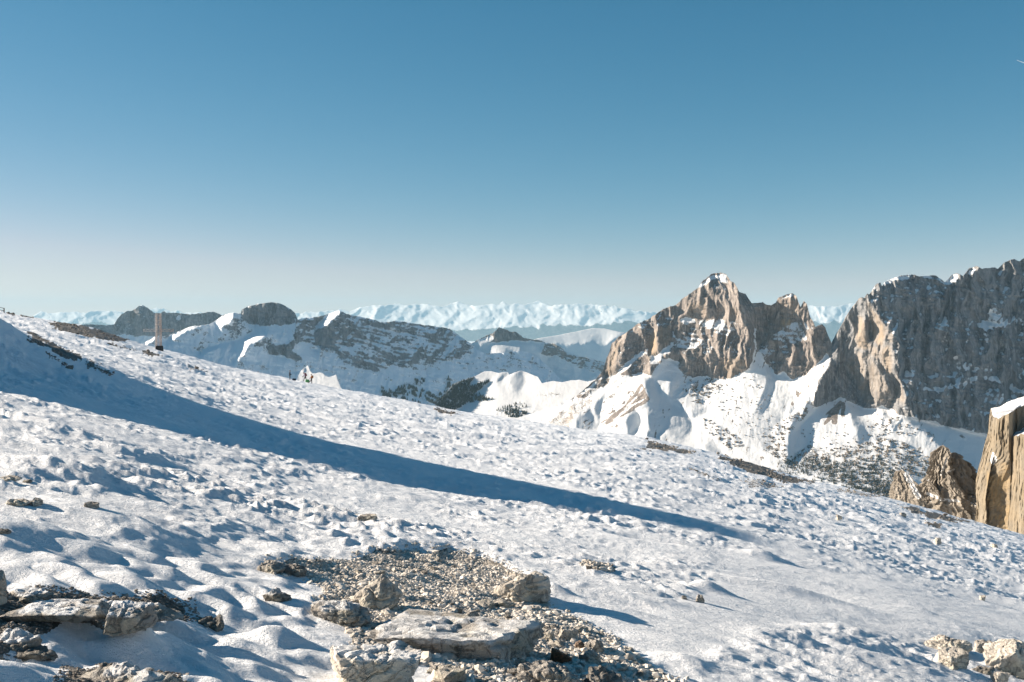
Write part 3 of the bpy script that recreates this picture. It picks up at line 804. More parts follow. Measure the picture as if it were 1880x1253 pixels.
def macro(X, Y):
    tx = X / np.maximum(Y, 2.0)
    z = m_of(tx, Y) * Y - H_CAM
    u = (X - KX) * WX + (Y - KY) * WY; v = -(X - KX) * WY + (Y - KY) * WX
    u = u + 0.5 * noise2(X / 3.1, Y / 3.1, 301); v = v + 0.8 * noise2(X / 4.0, Y / 4.0, 302)
    kn = KH * np.exp(-0.5 * (u / np.where(u > 0, KSX, 5.5)) ** 2 - 0.5 * np.abs(v / KSY) ** 1.7)
    z = z + kn
    over = np.maximum(Y - Y_EDGE, 0)
    z = z - over ** 2 / (over + 60.0) * 0.75
    return z, kn



def pix_of(X, Y, Z):
    """photograph position of points (for laying out patches on the slope)"""
    cp, sp = math.cos(PITCH), math.sin(PITCH)
    f = Y * cp - Z * sp; u = Y * sp + Z * cp
    return 940 + F * X / f, 626.5 - F * u / f


GRAVEL_PX = [(468, 1036), (560, 1036), (640, 1030), (690, 1020), (740, 1018), (860, 1022), (910, 1040), (960, 1062), (1010, 1090), (1000, 1112), (1060, 1135), (1120, 1160), (1150, 1190), (1190, 1222), (1262, 1262), (1330, 1320),
             (720, 1330), (790, 1262), (800, 1230), (770, 1205), (690, 1195), (640, 1175), (650, 1150), (700, 1140), (640, 1140), (575, 1112), (600, 1095), (590, 1070), (540, 1055)]
BARE_PX = [
    ([(95, 590), (150, 598), (200, 612), (240, 622), (215, 632), (160, 622), (120, 612), (100, 606)], 0.75),
    ([(40, 578), (62, 582), (58, 586), (38, 583)], 0.8), ([(14, 573), (30, 578), (26, 583), (12, 578)], 0.6),
    ([(195, 632), (250, 645), (240, 648), (200, 640)], 0.62), ([(265, 646), (300, 660), (290, 664), (264, 656)], 0.8),
    ([(45, 609), (75, 622), (110, 640), (140, 656), (150, 664), (120, 658), (85, 640), (60, 624)], 0.9),
    ([(150, 664), (170, 668), (210, 690), (200, 692), (170, 678)], 0.6),
    ([(50, 626), (62, 630), (60, 634), (50, 630)], 0.8), ([(82, 650), (118, 668), (130, 676), (115, 674), (90, 658)], 0.6),
    ([(345, 676), (375, 682), (388, 688), (350, 688)], 0.5), ([(450, 676), (482, 684), (470, 686)], 0.7),
    ([(795, 750), (830, 757), (850, 765), (825, 766), (800, 758)], 0.62),
    ([(1180, 805), (1205, 816), (1240, 822), (1272, 832), (1262, 836), (1210, 832), (1165, 832), (1195, 824)], 0.62),
    ([(1325, 838), (1390, 852), (1440, 874), (1500, 886), (1440, 892), (1400, 880), (1370, 868), (1330, 850)], 0.85),
    ([(1360, 885), (1420, 890), (1440, 900), (1380, 898)], 0.5), ([(1250, 858), (1280, 866), (1330, 890), (1300, 882)], 0.5),
    ([(1540, 898), (1620, 912), (1600, 916), (1540, 906)], 0.5), ([(1650, 930), (1720, 944), (1790, 960), (1740, 962), (1680, 946)], 0.62),
    ([(1700, 962), (1740, 970), (1725, 974), (1700, 968)], 0.7),
    ([(-20, 1086), (100, 1092), (250, 1096), (335, 1104), (345, 1128), (200, 1140), (190, 1160), (130, 1150), (60, 1170), (30, 1206), (-20, 1212)], 0.9),
    ([(125, 1232), (200, 1216), (330, 1245), (360, 1290), (110, 1290)], 0.7),
    ([(1066, 1044), (1122, 1042), (1130, 1058), (1080, 1060)], 0.7),
]
SMOOTH_PX = [(1080, 1130), (1230, 1120), (1330, 1060), (1300, 1000), (1420, 1010), (1560, 1040), (1700, 1080), (1790, 1100), (1960, 1150), (1960, 1200), (1700, 1170), (1560, 1150), (1440, 1160), (1300, 1200), (1180, 1190)]


_MX0, _MY0, _MS = -300.0, 540.0, 2.0
_mgx, _mgy = np.meshgrid(np.arange(-300, 2200, _MS), np.arange(540, 1420, _MS))
_jx = _mgx + 7 * noise2(_mgx / 40, _mgy / 22, 310) + 5 * noise2(_mgx / 13, _mgy / 8, 311)
_jy = _mgy + 5 * noise2(_mgx / 40, _mgy / 22, 312) + 3 * noise2(_mgx / 13, _mgy / 8, 313)
M_GRAV = blur(inpoly(GRAVEL_PX, _jx, _jy).astype(float), 2.5)
M_SMOOTH = blur(inpoly(SMOOTH_PX, _jx + 10 * noise2(_mgx / 90, _mgy / 30, 316), _jy + 10 * noise2(_mgx / 90, _mgy / 30, 317)).astype(float), 6)
M_BARE = np.zeros_like(M_GRAV)
for _p, _a in BARE_PX:
    M_BARE = np.maximum(M_BARE, _a * inpoly(_p, _mgx + 9 * noise2(_mgx / 26, _mgy / 7, 314) + 3 * noise2(_mgx / 7, _mgy / 4, 318), _mgy + 3 * noise2(_mgx / 26, _mgy / 7, 315)))


def msamp(A, px, py):
    u = np.clip((px - _MX0) / _MS, 0, A.shape[1] - 1.001); v = np.clip((py - _MY0) / _MS, 0, A.shape[0] - 1.001)
    i = u.astype(int); j = v.astype(int); a = u - i; b = v - j
    return (A[j, i] * (1 - a) + A[j, i + 1] * a) * (1 - b) + (A[j + 1, i] * (1 - a) + A[j + 1, i + 1] * a) * b


def ground_parts(X, Y):
    """height of the slope, bare-ground amount"""
    z0, kn = macro(X, Y)
    px, py = pix_of(X, np.maximum(Y, 2.5), z0)
    near = sstep(60, 25, Y)
    far = sstep(30, 90, Y)
    smooth = msamp(M_SMOOTH, px, py)
    grav = msamp(M_GRAV, px, py)
    bare = np.maximum(sstep(0.3, 0.7, grav) * 0.95, msamp(M_BARE, px, py))
    # along / across the wind
    a = X * WX + Y * WY; b = -X * WY + Y * WX
    wpx = sstep(1000, 300, px) * sstep(950, 1050, py)              # soft hummocks at the lower left
    patch = sstep(-0.25, 0.45, noise2(a / 9, b / 4, 320))           # where the wind left the snow rough
    lumpy = sstep(-0.15, 0.45, 0.7 * noise2(X / 2.4 + 7, Y / 3.4, 321) + 0.6 * noise2(X / 0.9, Y / 1.1, 322))
    pat = 0.5 + 0.5 * np.maximum(sstep(-0.1, 0.35, fbm2(X / 3.2 + 3, Y / 4.6, 2, 361)), 0.8 * wpx)
    # scales widen with distance, as only larger forms show
    h = 0.0
    h = h + 0.09 * fbm2(a / 7.0, b / 4.0, 3, 330)
    sas = ridged2(a / 2.6 + 0.4 * noise2(a / 2, b / 2, 335), b / 0.75, 4, 331, 0.55) - 0.8
    h = h + 0.058 * sas * (1 - 0.62 * wpx) * (0.35 + 0.65 * patch) * (1 - 0.88 * smooth)
    strk = np.maximum(ridged2(a / 1.05 + 0.5 * noise2(a, b, 346), b / 0.3, 2, 347) - 0.75, -0.1)
    h = h + 0.095 * pat * strk * sstep(7, 12, Y) * (0.3 + 0.7 * sstep(-0.3, 0.3, noise2(X / 3.1, Y / 2.2, 348))) * (1 - 0.9 * smooth)
    hum = 1.2 * np.abs(noise2(a / 0.50, b / 0.33, 332)) + 0.5 * noise2(a / 0.24, b / 0.16, 333)
    h = h + pat * near * hum * (0.014 + 0.052 * wpx) * (0.25 + 0.75 * np.maximum(lumpy, wpx)) * (1 - 0.92 * smooth)
    chunk = np.maximum(noise2(a / 0.26, b / 0.22, 336), 0.05) + 0.6 * np.maximum(noise2(a / 0.12, b / 0.11, 337), 0)
    h = h + pat * near * 0.055 * chunk * lumpy * (1 - 0.6 * wpx) * (1 - smooth) * sstep(50, 30, Y)
    h = h + 0.02 * np.maximum(noise2(a / 0.14, b / 0.09, 349), 0) * pat * (1 - 0.7 * wpx) * (1 - 0.8 * smooth) * sstep(22, 14, Y)
    h = h + 0.010 * (noise2(a / 0.5, b / 0.11, 338) + 0.6 * ridged2(a / 1.4, b / 0.22, 2, 339)) * (0.5 + 0.5 * smooth) * near
    h = h + far * (0.155 * ridged2(a / 9.0, b / 3.2, 3, 340) * (0.4 + patch) + 0.10 * fbm2(a / 2.5, b / 1.4, 2, 341))
    mid = sstep(20, 40, Y) * sstep(120, 60, Y)
    h = h + mid * 0.12 * (ridged2(a / 5, b / 1.5, 3, 343) - 0.6)
    shelf = np.exp(-(((X - 0.5) * WY * -1 + (Y - 22.5) * WX) / 3.6) ** 4) * sstep(8, 4, X) * sstep(-14, -10, X)
    h = h * (1 - 0.05 * np.maximum(shelf, sstep(0.2, 1.0, kn)))
    h = h * (1 - 0.75 * grav) + grav * (-0.01 + 0.03 * fbm2(X / 0.5, Y / 0.5, 3, 345))
    for (bx, by, rx, ry, hh) in BUMPS:
        d2 = ((X - bx) / rx) ** 2 + ((Y - by) / ry) ** 2
        h = h + hh * np.exp(-d2)
    return z0 + h, bare


def ground_hit(px, py):
    tx, tz = ray(px, py)
    Ys = np.geomspace(3.5, 320, 2200)
    Z, _ = ground_parts(tx * Ys, Ys)
    below = np.nonzero(Z >= tz * Ys)[0]
    if len(below) == 0:
        i = int(np.argmax(Z / Ys - tz))
    else:
        i = below[0]
    return float(tx * Ys[i]), float(Ys[i]), float(Z[i])


def plane_hit(px, py):
    """quick hit on the undisturbed slope"""
    tx, tz = ray(px, py)
    m = np.interp(tx, _tx, _m_soft)
    Y = H_CAM / np.maximum(m - tz, 0.006)
    return tx * Y, Y


for q in ((502, 1165, 0.16, 0.13, 0.10), (250, 1185, 0.12, 0.12, 0.13), (330, 1160, 0.3, 0.25, -0.06), (430, 1135, 0.35, 0.25, -0.09), (120, 1195, 0.5, 0.28, -0.10), (540, 1230, 0.3, 0.3, -0.06),
          (30, 985, 0.6, 0.3, 0.12), (95, 790, 1.2, 0.6, 0.18), (250, 840, 0.5, 0.3, 0.16), (110, 880, 0.5, 0.3, 0.18), (170, 960, 0.7, 0.4, 0.10), (1020, 1095, 0.16, 0.12, 0.08),
          (1600, 1000, 1.0, 0.5, 0.10), (1780, 1085, 0.6, 0.2, 0.10), (1400, 1020, 0.4, 0.2, 0.14), (1180, 985, 0.5, 0.25, -0.10), (1280, 1005, 0.8, 0.2, -0.05), (1300, 1085, 0.25, 0.15, 0.12),
          (1440, 1085, 1.0, 0.22, 0.10), (1570, 1180, 0.4, 0.2, 0.08), (1260, 1215, 0.25, 0.2, 0.08), (1690, 1130, 0.3, 0.15, 0.05)):
    hx, hy = plane_hit(q[0], q[1])
    BUMPS.append((float(hx), float(hy), q[2], q[3], q[4]))

m_snow = mat_snow_ground()
NC, NR = 1040, 610
tcol = np.linspace(-0.60, 0.60, NC)
side = 0.60 + np.linspace(0.02, 1, 26) ** 1.6 * 1.1
tcol = np.concatenate([-side[::-1], tcol, side])
srow = np.linspace(3.6 ** -0.5, 300.0 ** -0.5, NR)
yrow = np.concatenate([srow ** -2.0, np.geomspace(312, 1500, 24)])
TX, YY = np.meshgrid(tcol, yrow)
XX = TX * YY
ZZ, BARE = ground_parts(XX, YY)
ncol = len(tcol)
idx = np.arange(XX.size).reshape(XX.shape)
Fq = np.stack([idx[:-1, :-1], idx[:-1, 1:], idx[1:, 1:], idx[1:, :-1]], -1).reshape(-1, 4)
tag(mesh_np('snow_slope', np.stack([XX, YY, ZZ], -1).reshape(-1, 3), Fq, m_snow, {'bare': BARE.ravel(), 'pale': sstep(0.05, 0.3, msamp(M_GRAV, *pix_of(XX, np.maximum(YY, 2.5), ZZ))).ravel()}),
    'wind rippled snow slope falling to the right towards the cliffs', None, kind='structure')
# the slope goes on behind the camera
ax, ay = np.meshgrid(np.linspace(-60, 60, 61), np.linspace(-60, 3.9, 33))
gl = np.interp(0.0, _tx, _m_soft); gs = (np.interp(0.2, _tx, _m_soft) - np.interp(-0.2, _tx, _m_soft)) / 0.4
az = gl * ay + gs * ax - H_CAM - 0.06 + 0.05 * fbm2(ax / 3, ay / 3, 3, 350)
idx = np.arange(ax.size).reshape(ax.shape)
Fq = np.stack([idx[:-1, :-1], idx[:-1, 1:], idx[1:, 1:], idx[1:, :-1]], -1).reshape(-1, 4)
tag(mesh_np('snow_slope', np.stack([ax, ay, az], -1).reshape(-1, 3), Fq, m_snow, {'bare': np.zeros(ax.size)}), kind='structure')

# ------------------------------------------------------------------ the air
hz = NT('haze_air')
hz.t.nodes.remove(hz.b)
pv = hz.n('ShaderNodeVolumePrincipled')
pv.inputs['Color'].default_value = HAZE_COLOR
pv.inputs['Density'].default_value = HAZE_DENSITY
pv.inputs['Anisotropy'].default_value = 0.0
hz.l(pv.outputs['Volume'], hz.out.inputs['Volume'])
hx0, hx1, hy0, hy1, hz0, hz1 = -47000, 47000, -2500, 76000, -1420, 1400
HV = np.array([(x, y, z) for x in (hx0, hx1) for y in (hy0, hy1) for z in (hz0, hz1)], float)
HF = np.array([(0, 1, 3, 2), (4, 6, 7, 5), (0, 4, 5, 1), (2, 3, 7, 6), (0, 2, 6, 4), (1, 5, 7, 3)])
hb = tag(mesh_np('haze', HV, HF, hz.m, smooth=False), kind='stuff')


# ------------------------------------------------------------------ rock towers and cliff beyond the edge of the slope
def mat_tower(name, c1, c2, c3):
    t = NT(name)
    v1 = t.coord((1, 1, 0.18)); v2 = t.coord((1, 1, 1))
    c = t.mix(t.rng(t.noise(v1, 0.35, 6, 0.6), 0.35, 0.65), c1 + (1,), c2 + (1,))
    c = t.mix(t.math('MULTIPLY', t.attr('ochre'), t.rng(t.noise(v2, 0.16, 4), 0.35, 0.6)), c, c3 + (1,))
    c = t.mix(t.rng(t.noise(v1, 1.1, 5, 0.7), 0.55, 0.75, 0, 0.7), c, tuple(q * 0.45 for q in c1) + (1,))
    sv = t.math('ADD', t.attr('snow'), t.math('MULTIPLY', t.math('SUBTRACT', t.noise(v2, 0.9, 5, 0.7), 0.5), 0.8))
    c = t.mix(t.rng(sv, 0.45, 0.6), c, SNOW + (1,))
    h = t.noise(v1, 1.6, 8, 0.7)
    t.bump(h, 0.7, 0.5)
    return t.fin(c, 0.9)


m_tow = mat_tower('tower_rock', (0.19, 0.168, 0.14), (0.31, 0.275, 0.23), (0.32, 0.25, 0.17))
m_clf = mat_tower('cliff_rock', (0.145, 0.124, 0.094), (0.235, 0.2, 0.15), (0.28, 0.205, 0.115))


def close_poly(pts, n):
    pts = np.array(pts, float)
    q = np.concatenate([pts, pts[:1]])
    d = np.concatenate([[0], np.cumsum(np.hypot(*np.diff(q, axis=0).T))])
    t = np.linspace(0, d[-1], n, endpoint=False)
    return np.stack([np.interp(t, d, q[:, 0]), np.interp(t, d, q[:, 1])], 1), t


def loft(rows, D, dep, n=170, nr=130, seed=0, amp=0.5, front=0.0, expo=2.6, lean=0.0, shear=0.75, rim=0.0):
    """rows: (py, left px, right px) top to bottom; a standing rock of depth dep*width"""
    rows = np.array(rows, float)
    py = rows[0, 0] + (rows[-1, 0] - rows[0, 0]) * np.linspace(0, 1, nr)
    xl = np.interp(py, rows[:, 0], rows[:, 1]); xr = np.interp(py, rows[:, 0], rows[:, 2])
    th = np.linspace(0, 2 * np.pi, n, endpoint=False)
    cx, sy = np.cos(th), np.sin(th)
    ex = np.sign(cx) * np.abs(cx) ** (2 / expo); ey = np.sign(sy) * np.abs(sy) ** (2 / expo)
    V = []
    tz0 = ray(940, py)[1] * D
    amax = max(1.0, float((xr - xl).max()) / 2 * D / F)
    for i in range(nr):
        tl, tr = ray(xl[i], py[i])[0] * D, ray(xr[i], py[i])[0] * D
        c, a = (tl + tr) / 2, (tr - tl) / 2
        jl = 0.22 * D / 370 * noise2(py[i] / 2.6, seed * 1.7, seed + 21) + 0.35 * D / 370 * noise2(py[i] / 7.0, seed * 2.7, seed + 22)
        x = c + jl + a * (1 + 0.12 * noise2(py[i] / 4.0, seed, seed + 23)) * ex; y = D + front + dep * a * ey + lean * (i / nr) - shear * a * ex
        per = th * amax
        z = np.full(n, tz0[i]) + rim * (1 - i / (nr - 1)) ** 2 * (fbm2(per / 7, per * 0 + seed, 3, seed + 31) + 0.5 * np.cos(th * 2 + seed))
        k = np.minimum(1, a / 2.5)
        q = amp * k * (1.3 * (ridged2(per / 3.2 + 0.8 * noise2(per / 5, z / 6, seed + 1), z / 9, 3, seed) - 0.7) + 0.8 * fbm2(per / 1.6, z / 2.6, 3, seed + 5) + 0.12 * noise2(per / 9 + 3, z / 1.5, seed + 9) + 0.6 * np.abs(noise2(per / 2.2, z / 7, seed + 11)))
        V.append(np.stack([x + q * cx, y + q * sy, z + 0.25 * amp * noise2(per / 1.2, z / 1.2, seed + 3)], 1))
    V = np.array(V)
    top = V[0].mean(0) + np.array([0, 0, 0.4])
    idx = np.arange(nr * n).reshape(nr, n)
    Fq = np.stack([idx[:-1], idx[1:], np.roll(idx, -1, 1)[1:], np.roll(idx, -1, 1)[:-1]], -1).reshape(-1, 4)
    Vf = np.concatenate([V.reshape(-1, 3), top[None]])
    tri = np.stack([idx[0], np.roll(idx[0], -1), np.full(n, nr * n)], -1)
    du = np.roll(V, -1, 1) - np.roll(V, 1, 1); dv = np.gradient(V, axis=0)
    N = np.cross(du, dv); N /= np.linalg.norm(N, axis=-1)[..., None] + 1e-9
    sn = np.append((np.abs(N[..., 2]) - 0.66).ravel() * 1.6 + 0.25, 1.0)
    return Vf, Fq, tri, sn


def join_lofts(name, parts, mat, ochre=0.2, extra=None):
    Vs, F4, F3, S = [], [], [], []
    o = 0
    for V, q, t, sn in parts:
        Vs.append(V); F4.append(q + o); F3.append(t + o); S.append(sn); o += len(V)
    V = np.concatenate(Vs); S = np.concatenate(S)
    if extra is not None:
        S = np.maximum(S, extra(V))
    return mesh_np(name, V, [np.concatenate(F4), np.concatenate(F3)], mat, {'snow': S, 'ochre': np.full(len(V), ochre)}, smooth=False)


def snow_side(px0, py0, px1, py1, half, D):
    """snow lying along a line on the rock"""
    def f(V):
        px, py = pix_of(V[:, 0], V[:, 1], V[:, 2])
        dx, dy = px1 - px0, py1 - py0
        t = np.clip(((px - px0) * dx + (py - py0) * dy) / (dx * dx + dy * dy), 0, 1)
        d = np.hypot(px - px0 - t * dx, py - py0 - t * dy)
        return np.where((d < half) & (V[:, 1] < D + 3), 0.55, 0.0)
    return f


D1 = 370.0
t1 = loft([(864, 1653, 1657), (868, 1648, 1663), (878, 1646, 1671), (893, 1644, 1681), (908, 1643, 1688), (925, 1642, 1692), (985, 1636, 1702)], D1, 0.8, seed=401, amp=0.5)
f1 = snow_side(1664, 872, 1686, 912, 5.5, D1)
tag(join_lofts('rock_tower', [t1], m_tow, 0.1, f1), 'small tilted rock pinnacle with snow down its right side at slope edge', 'rock tower', 'rock towers at the slope edge')
D2 = 390.0
t2 = loft([(819, 1730, 1733), (823, 1726, 1737), (832, 1718, 1739), (846, 1714, 1737), (868, 1711, 1739), (888, 1704, 1748), (915, 1694, 1762), (1000, 1688, 1775)], D2, 0.75, seed=411, amp=0.7)
t3 = loft([(832, 1750, 1755), (836, 1745, 1759), (846, 1740, 1763), (858, 1737, 1768), (880, 1734, 1775), (912, 1728, 1784), (1000, 1720, 1790)], D2, 0.6, seed=421, amp=0.85, n=190)
t5 = loft([(843, 1762, 1766), (848, 1758, 1773), (860, 1755, 1781), (880, 1752, 1789), (912, 1746, 1798), (1000, 1742, 1806)], D2 + 2, 0.6, seed=423, amp=0.8)
t6 = loft([(866, 1782, 1787), (872, 1778, 1792), (890, 1774, 1799), (915, 1770, 1806), (1000, 1766, 1815)], D2 + 3, 0.6, seed=425, amp=0.7)
t7 = loft([(884, 1700, 1706), (892, 1697, 1714), (908, 1693, 1722), (940, 1690, 1730), (1000, 1687, 1735)], D2 - 2, 0.6, seed=427, amp=0.6)
t4 = loft([(908, 1712, 1790), (914, 1704, 1798), (930, 1697, 1803), (1000, 1690, 1812)], D2, 0.35, seed=431, amp=0.9, front=-3.0, n=200, nr=80, expo=2.4, shear=0.55, rim=1.6)
f2a = snow_side(1702, 906, 1730, 918, 3, D2 + 5); f2b = snow_side(1730, 918, 1760, 920, 3, D2 + 5); f2c = snow_side(1738, 842, 1728, 872, 2.5, D2); f2d = snow_side(1738, 868, 1752, 862, 2, D2)
tag(join_lofts('rock_tower', [t2, t3, t4, t5, t6, t7], m_tow, 0.1, lambda V: np.maximum(np.maximum(f2a(V), f2b(V)), np.maximum(f2c(V), f2d(V)))), 'broad craggy rock tower with two points and snowy ledges', 'rock tower', 'rock towers at the slope edge')


def cliff(name, ring, left, top, D, seed, label, shift_to, amp, ochre_rng, snow_px=None, recess=0.0):
    """ring: (px, depth m) cross-section at the foot; left: (py, px) of the left edge; top: (px, py) of the upper rim"""
    R, per = close_poly([(ray(a, 800)[0] * (D + b), b) for a, b in ring], 260)
    left = np.array(left, float); top = np.array(top, float)
    nr = 120
    P = []
    pxr = 940 + R[:, 0] / (D + R[:, 1]) * F
    zt = ray(940, np.interp(pxr, top[:, 0], top[:, 1]))[1] * D
    zt = zt + 0.35 * fbm2(per / 3, per * 0 + seed, 3, seed + 12)
    zb = ray(940, 1040)[1] * D
    w = np.clip((shift_to - pxr) / (shift_to - ring[0][0]), 0, 1)
    for i in range(nr):
        t = i / (nr - 1)
        z = zb + (zt - zb) * t
        py = 585 - z / D * F
        sh = (np.interp(py, left[:, 0], left[:, 1]) - ring[0][0]) * w * D / F
        q = amp * (1.5 * (ridged2(per / 5 + 0.5 * noise2(per / 8, z / 9, seed + 2), z / 26, 3, seed) - 0.7) + 0.55 * (ridged2(per / 1.5, z / 7 + per * 0.05, 2, seed + 4) - 0.7) + 0.6 * fbm2(per / 1.8, z / 6, 3, seed + 3) + 0.35 * fbm2(per / 0.9, z / 1.2, 2, seed + 7))
        hol = recess * sstep(1810, 1822, pxr) * sstep(1862, 1854, pxr) * sstep(835, 885, py + (pxr - 1830) * -0.6) * (R[:, 1] < 12)
        P.append(np.stack([R[:, 0] + sh - 0.6 * q, D + R[:, 1] - q + hol, z], 1))
    V = np.array(P)
    c = V[-1].mean(0)
    caps = []
    for k in (0.04, 0.1, 0.25, 0.5, 0.75):
        r = V[-1] + (c - V[-1]) * k
        r = r.copy(); r[:, 2] = V[-1][:, 2] * (1 - k) + V[-1][:, 2] * k + 0.45 * min(1, k * 8) + k * 1.6
        caps.append(r)
    V = np.concatenate([V, np.array(caps)])
    n = R.shape[0]; nr2 = V.shape[0]
    idx = np.arange(nr2 * n).reshape(nr2, n)
    Fq = np.stack([idx[:-1], np.roll(idx, -1, 1)[:-1], np.roll(idx, -1, 1)[1:], idx[1:]], -1).reshape(-1, 4)
    Vf = np.concatenate([V.reshape(-1, 3), (V[-1].mean(0) + [0, 0, 0.3])[None]])
    tri = np.stack([idx[-1], np.roll(idx[-1], -1), np.full(n, nr2 * n)], -1)
    sn = np.zeros(nr2 * n + 1); sn[nr * n:] = 1.2
    px, py = pix_of(Vf[:, 0], Vf[:, 1], Vf[:, 2])
    if snow_px is not None:
        d = np.hypot((px - snow_px[0]) / snow_px[2], (py - snow_px[1]) / snow_px[3])
        sn = np.maximum(sn, np.where((d < 1) & (Vf[:, 1] < D + 8), 0.55, 0))
    oc = ochre_rng(px, py)
    return tag(mesh_np(name, Vf, [Fq, tri], m_clf, {'snow': sn, 'ochre': oc}, smooth=False), label, 'cliff', 'cliffs at the slope edge')


cliff('rock_cliff', [(1790, 18), (1796, 11), (1806, 7), (1812, 4.6), (1824, 3.2), (1838, 1.6), (1852, 0), (1859, 1.5), (1863, 9), (1900, 12), (1990, 14), (1990, 46), (1790, 46)],
      [(745, 1828), (770, 1824), (786, 1821), (822, 1819), (848, 1811), (873, 1806), (899, 1798), (924, 1793), (950, 1797), (1040, 1790)],
      [(1780, 776), (1824, 770), (1840, 764), (1880, 750), (1990, 735)], 330.0, 451, 'tall tan cliff with snow cap and darker recessed ochre face', 1850, 0.55,
      lambda px, py: np.where((px > 1812) & (px < 1862) & (py > 850), 0.9, 0.25), (1824, 842, 7, 12), 5.0)
cliff('rock_cliff', [(1856, 9), (1866, 3), (1890, -4), (1990, -6), (1990, 20), (1856, 20)],
      [(800, 1860), (830, 1858), (880, 1860), (930, 1857), (960, 1853), (1040, 1850)],
      [(1850, 810), (1860, 807), (1880, 797), (1990, 780)], 322.0, 471, 'smooth pale tan pillar in front of the tall snow capped cliff', 1875, 0.35,
      lambda px, py: np.full_like(px, 0.3))

# ------------------------------------------------------------------ woods, boulders and scrub on the far slopes
ICO_V = None


def ico():
    global ICO_V, ICO_F
    if ICO_V is None:
        bm = bmesh.new(); bmesh.ops.create_icosphere(bm, subdivisions=1, radius=1.0)
        ICO_V = np.array([v.co[:] for v in bm.verts]); ICO_F = np.array([[v.index for v in f.verts] for f in bm.faces]); bm.free()
    return ICO_V, ICO_F


def stones(name, P, S, mat, flat=0.65, seed=0, parent=None, tone=None, sink=0.25):
    """many loose stones joined into one mesh: P (n,3) seats, S (n,) radii"""
    r = np.random.default_rng(seed)
    V0, F0 = ico()
    n = len(P)
    sc = S[:, None] * r.uniform(0.65, 1.35, (n, 3)) * np.array([1, 1, flat])
    jit = r.uniform(0.72, 1.22, (n, len(V0)))
    A = r.uniform(0, 2 * np.pi, n); B = r.normal(0, 0.35, n)
    V = V0[None] * jit[..., None] * sc[:, None, :]
    cb, sb = np.cos(B)[:, None], np.sin(B)[:, None]
    x = V[..., 0] * cb - V[..., 2] * sb; z = V[..., 0] * sb + V[..., 2] * cb; y = V[..., 1]
    ca, sa = np.cos(A)[:, None], np.sin(A)[:, None]
    V = np.stack([x * ca - y * sa, x * sa + y * ca, z + (S * flat * (1 - 2 * sink))[:, None]], -1) + P[:, None, :]
    Fq = (F0[None] + (np.arange(n) * len(V0))[:, None, None]).reshape(-1, 3)
    tn = r.uniform(0, 1, n) if tone is None else tone
    return mesh_np(name, V.reshape(-1, 3), Fq, mat, {'tone': np.repeat(tn, len(V0))}, smooth=False, parent=parent)


def conifer_geo():
    """ragged two-tone spruce of height 1: trunk and three skirts of branches"""
    r = np.random.default_rng(3)
    V, Fa = [], []
    def ring(z, rad, k, off):
        i0 = len(V)
        for j in range(k):
            a = 2 * math.pi * j / k + off
            q = rad * (1.0 if j % 2 == 0 else 0.66)
            V.append((q * math.cos(a), q * math.sin(a), z - (0.04 if j % 2 == 0 else 0)))
        return i0
    for z0, z1, rad in ((0.10, 0.55, 0.24), (0.34, 0.78, 0.18), (0.60, 1.0, 0.115)):
        i0 = ring(z0, rad, 8, r.uniform(0, 1)); V.append((0, 0, z1)); t = len(V) - 1
        for j in range(8):
            Fa.append((i0 + j, i0 + (j + 1) % 8, t))
    i0 = len(V)
    for j in range(3):
        a = 2 * math.pi * j / 3
        V.append((0.03 * math.cos(a), 0.03 * math.sin(a), -0.05))
    for j in range(3):
        a = 2 * math.pi * j / 3
        V.append((0.02 * math.cos(a), 0.02 * math.sin(a), 0.3))
    for j in range(3):
        k = (j + 1) % 3
        Fa.append((i0 + j, i0 + k, i0 + 3 + k)); Fa.append((i0 + j, i0 + 3 + k, i0 + 3 + j))
    return np.array(V), np.array(Fa)


TREE_V, TREE_F = conifer_geo()
m_tree = mat_plain('conifer_needles', (0.034, 0.042, 0.034), 0.9, 0.4, 0.3)


def wood(name, P, Hh, seed, label=None):
    r = np.random.default_rng(seed)
    n = len(P); A = r.uniform(0, 6.28, n); wd = r.uniform(0.85, 1.3, n)
    x = TREE_V[None, :, 0] * np.cos(A)[:, None] - TREE_V[None, :, 1] * np.sin(A)[:, None]
    y = TREE_V[None, :, 0] * np.sin(A)[:, None] + TREE_V[None, :, 1] * np.cos(A)[:, None]
    V = np.stack([x * (Hh * wd)[:, None], y * (Hh * wd)[:, None], TREE_V[None, :, 2] * Hh[:, None]], -1) + P[:, None, :]
    Fq = (TREE_F[None] + (np.arange(n) * len(TREE_V))[:, None, None]).reshape(-1, 3)
    return tag(mesh_np(name, V.reshape(-1, 3), Fq, m_tree, smooth=False), label, kind='stuff')


def scatter_px(poly, n, seed, dens=None):
    """random photograph positions inside a polygon, thinned by a density function"""
    r = np.random.default_rng(seed)
    poly = np.array(poly)
    lo, hi = poly.min(0), poly.max(0)
    out = []
    tot = 0
    for _ in range(60):
        x = r.uniform(lo[0], hi[0], 4000); y = r.uniform(lo[1], hi[1], 4000)
        m = inpoly(poly, x, y)
        if dens is not None:
            m &= r.uniform(0, 1, 4000) < dens(x, y)
        out.append(np.stack([x[m], y[m]], 1)); tot += m.sum()
        if tot >= n:
            break
    return np.concatenate(out)[:n]


def clump(sx, sy, seed, lo=-0.1, hi=0.35):
    return lambda x, y: sstep(lo, hi, fbm2(x / sx, y / sy, 2, seed))


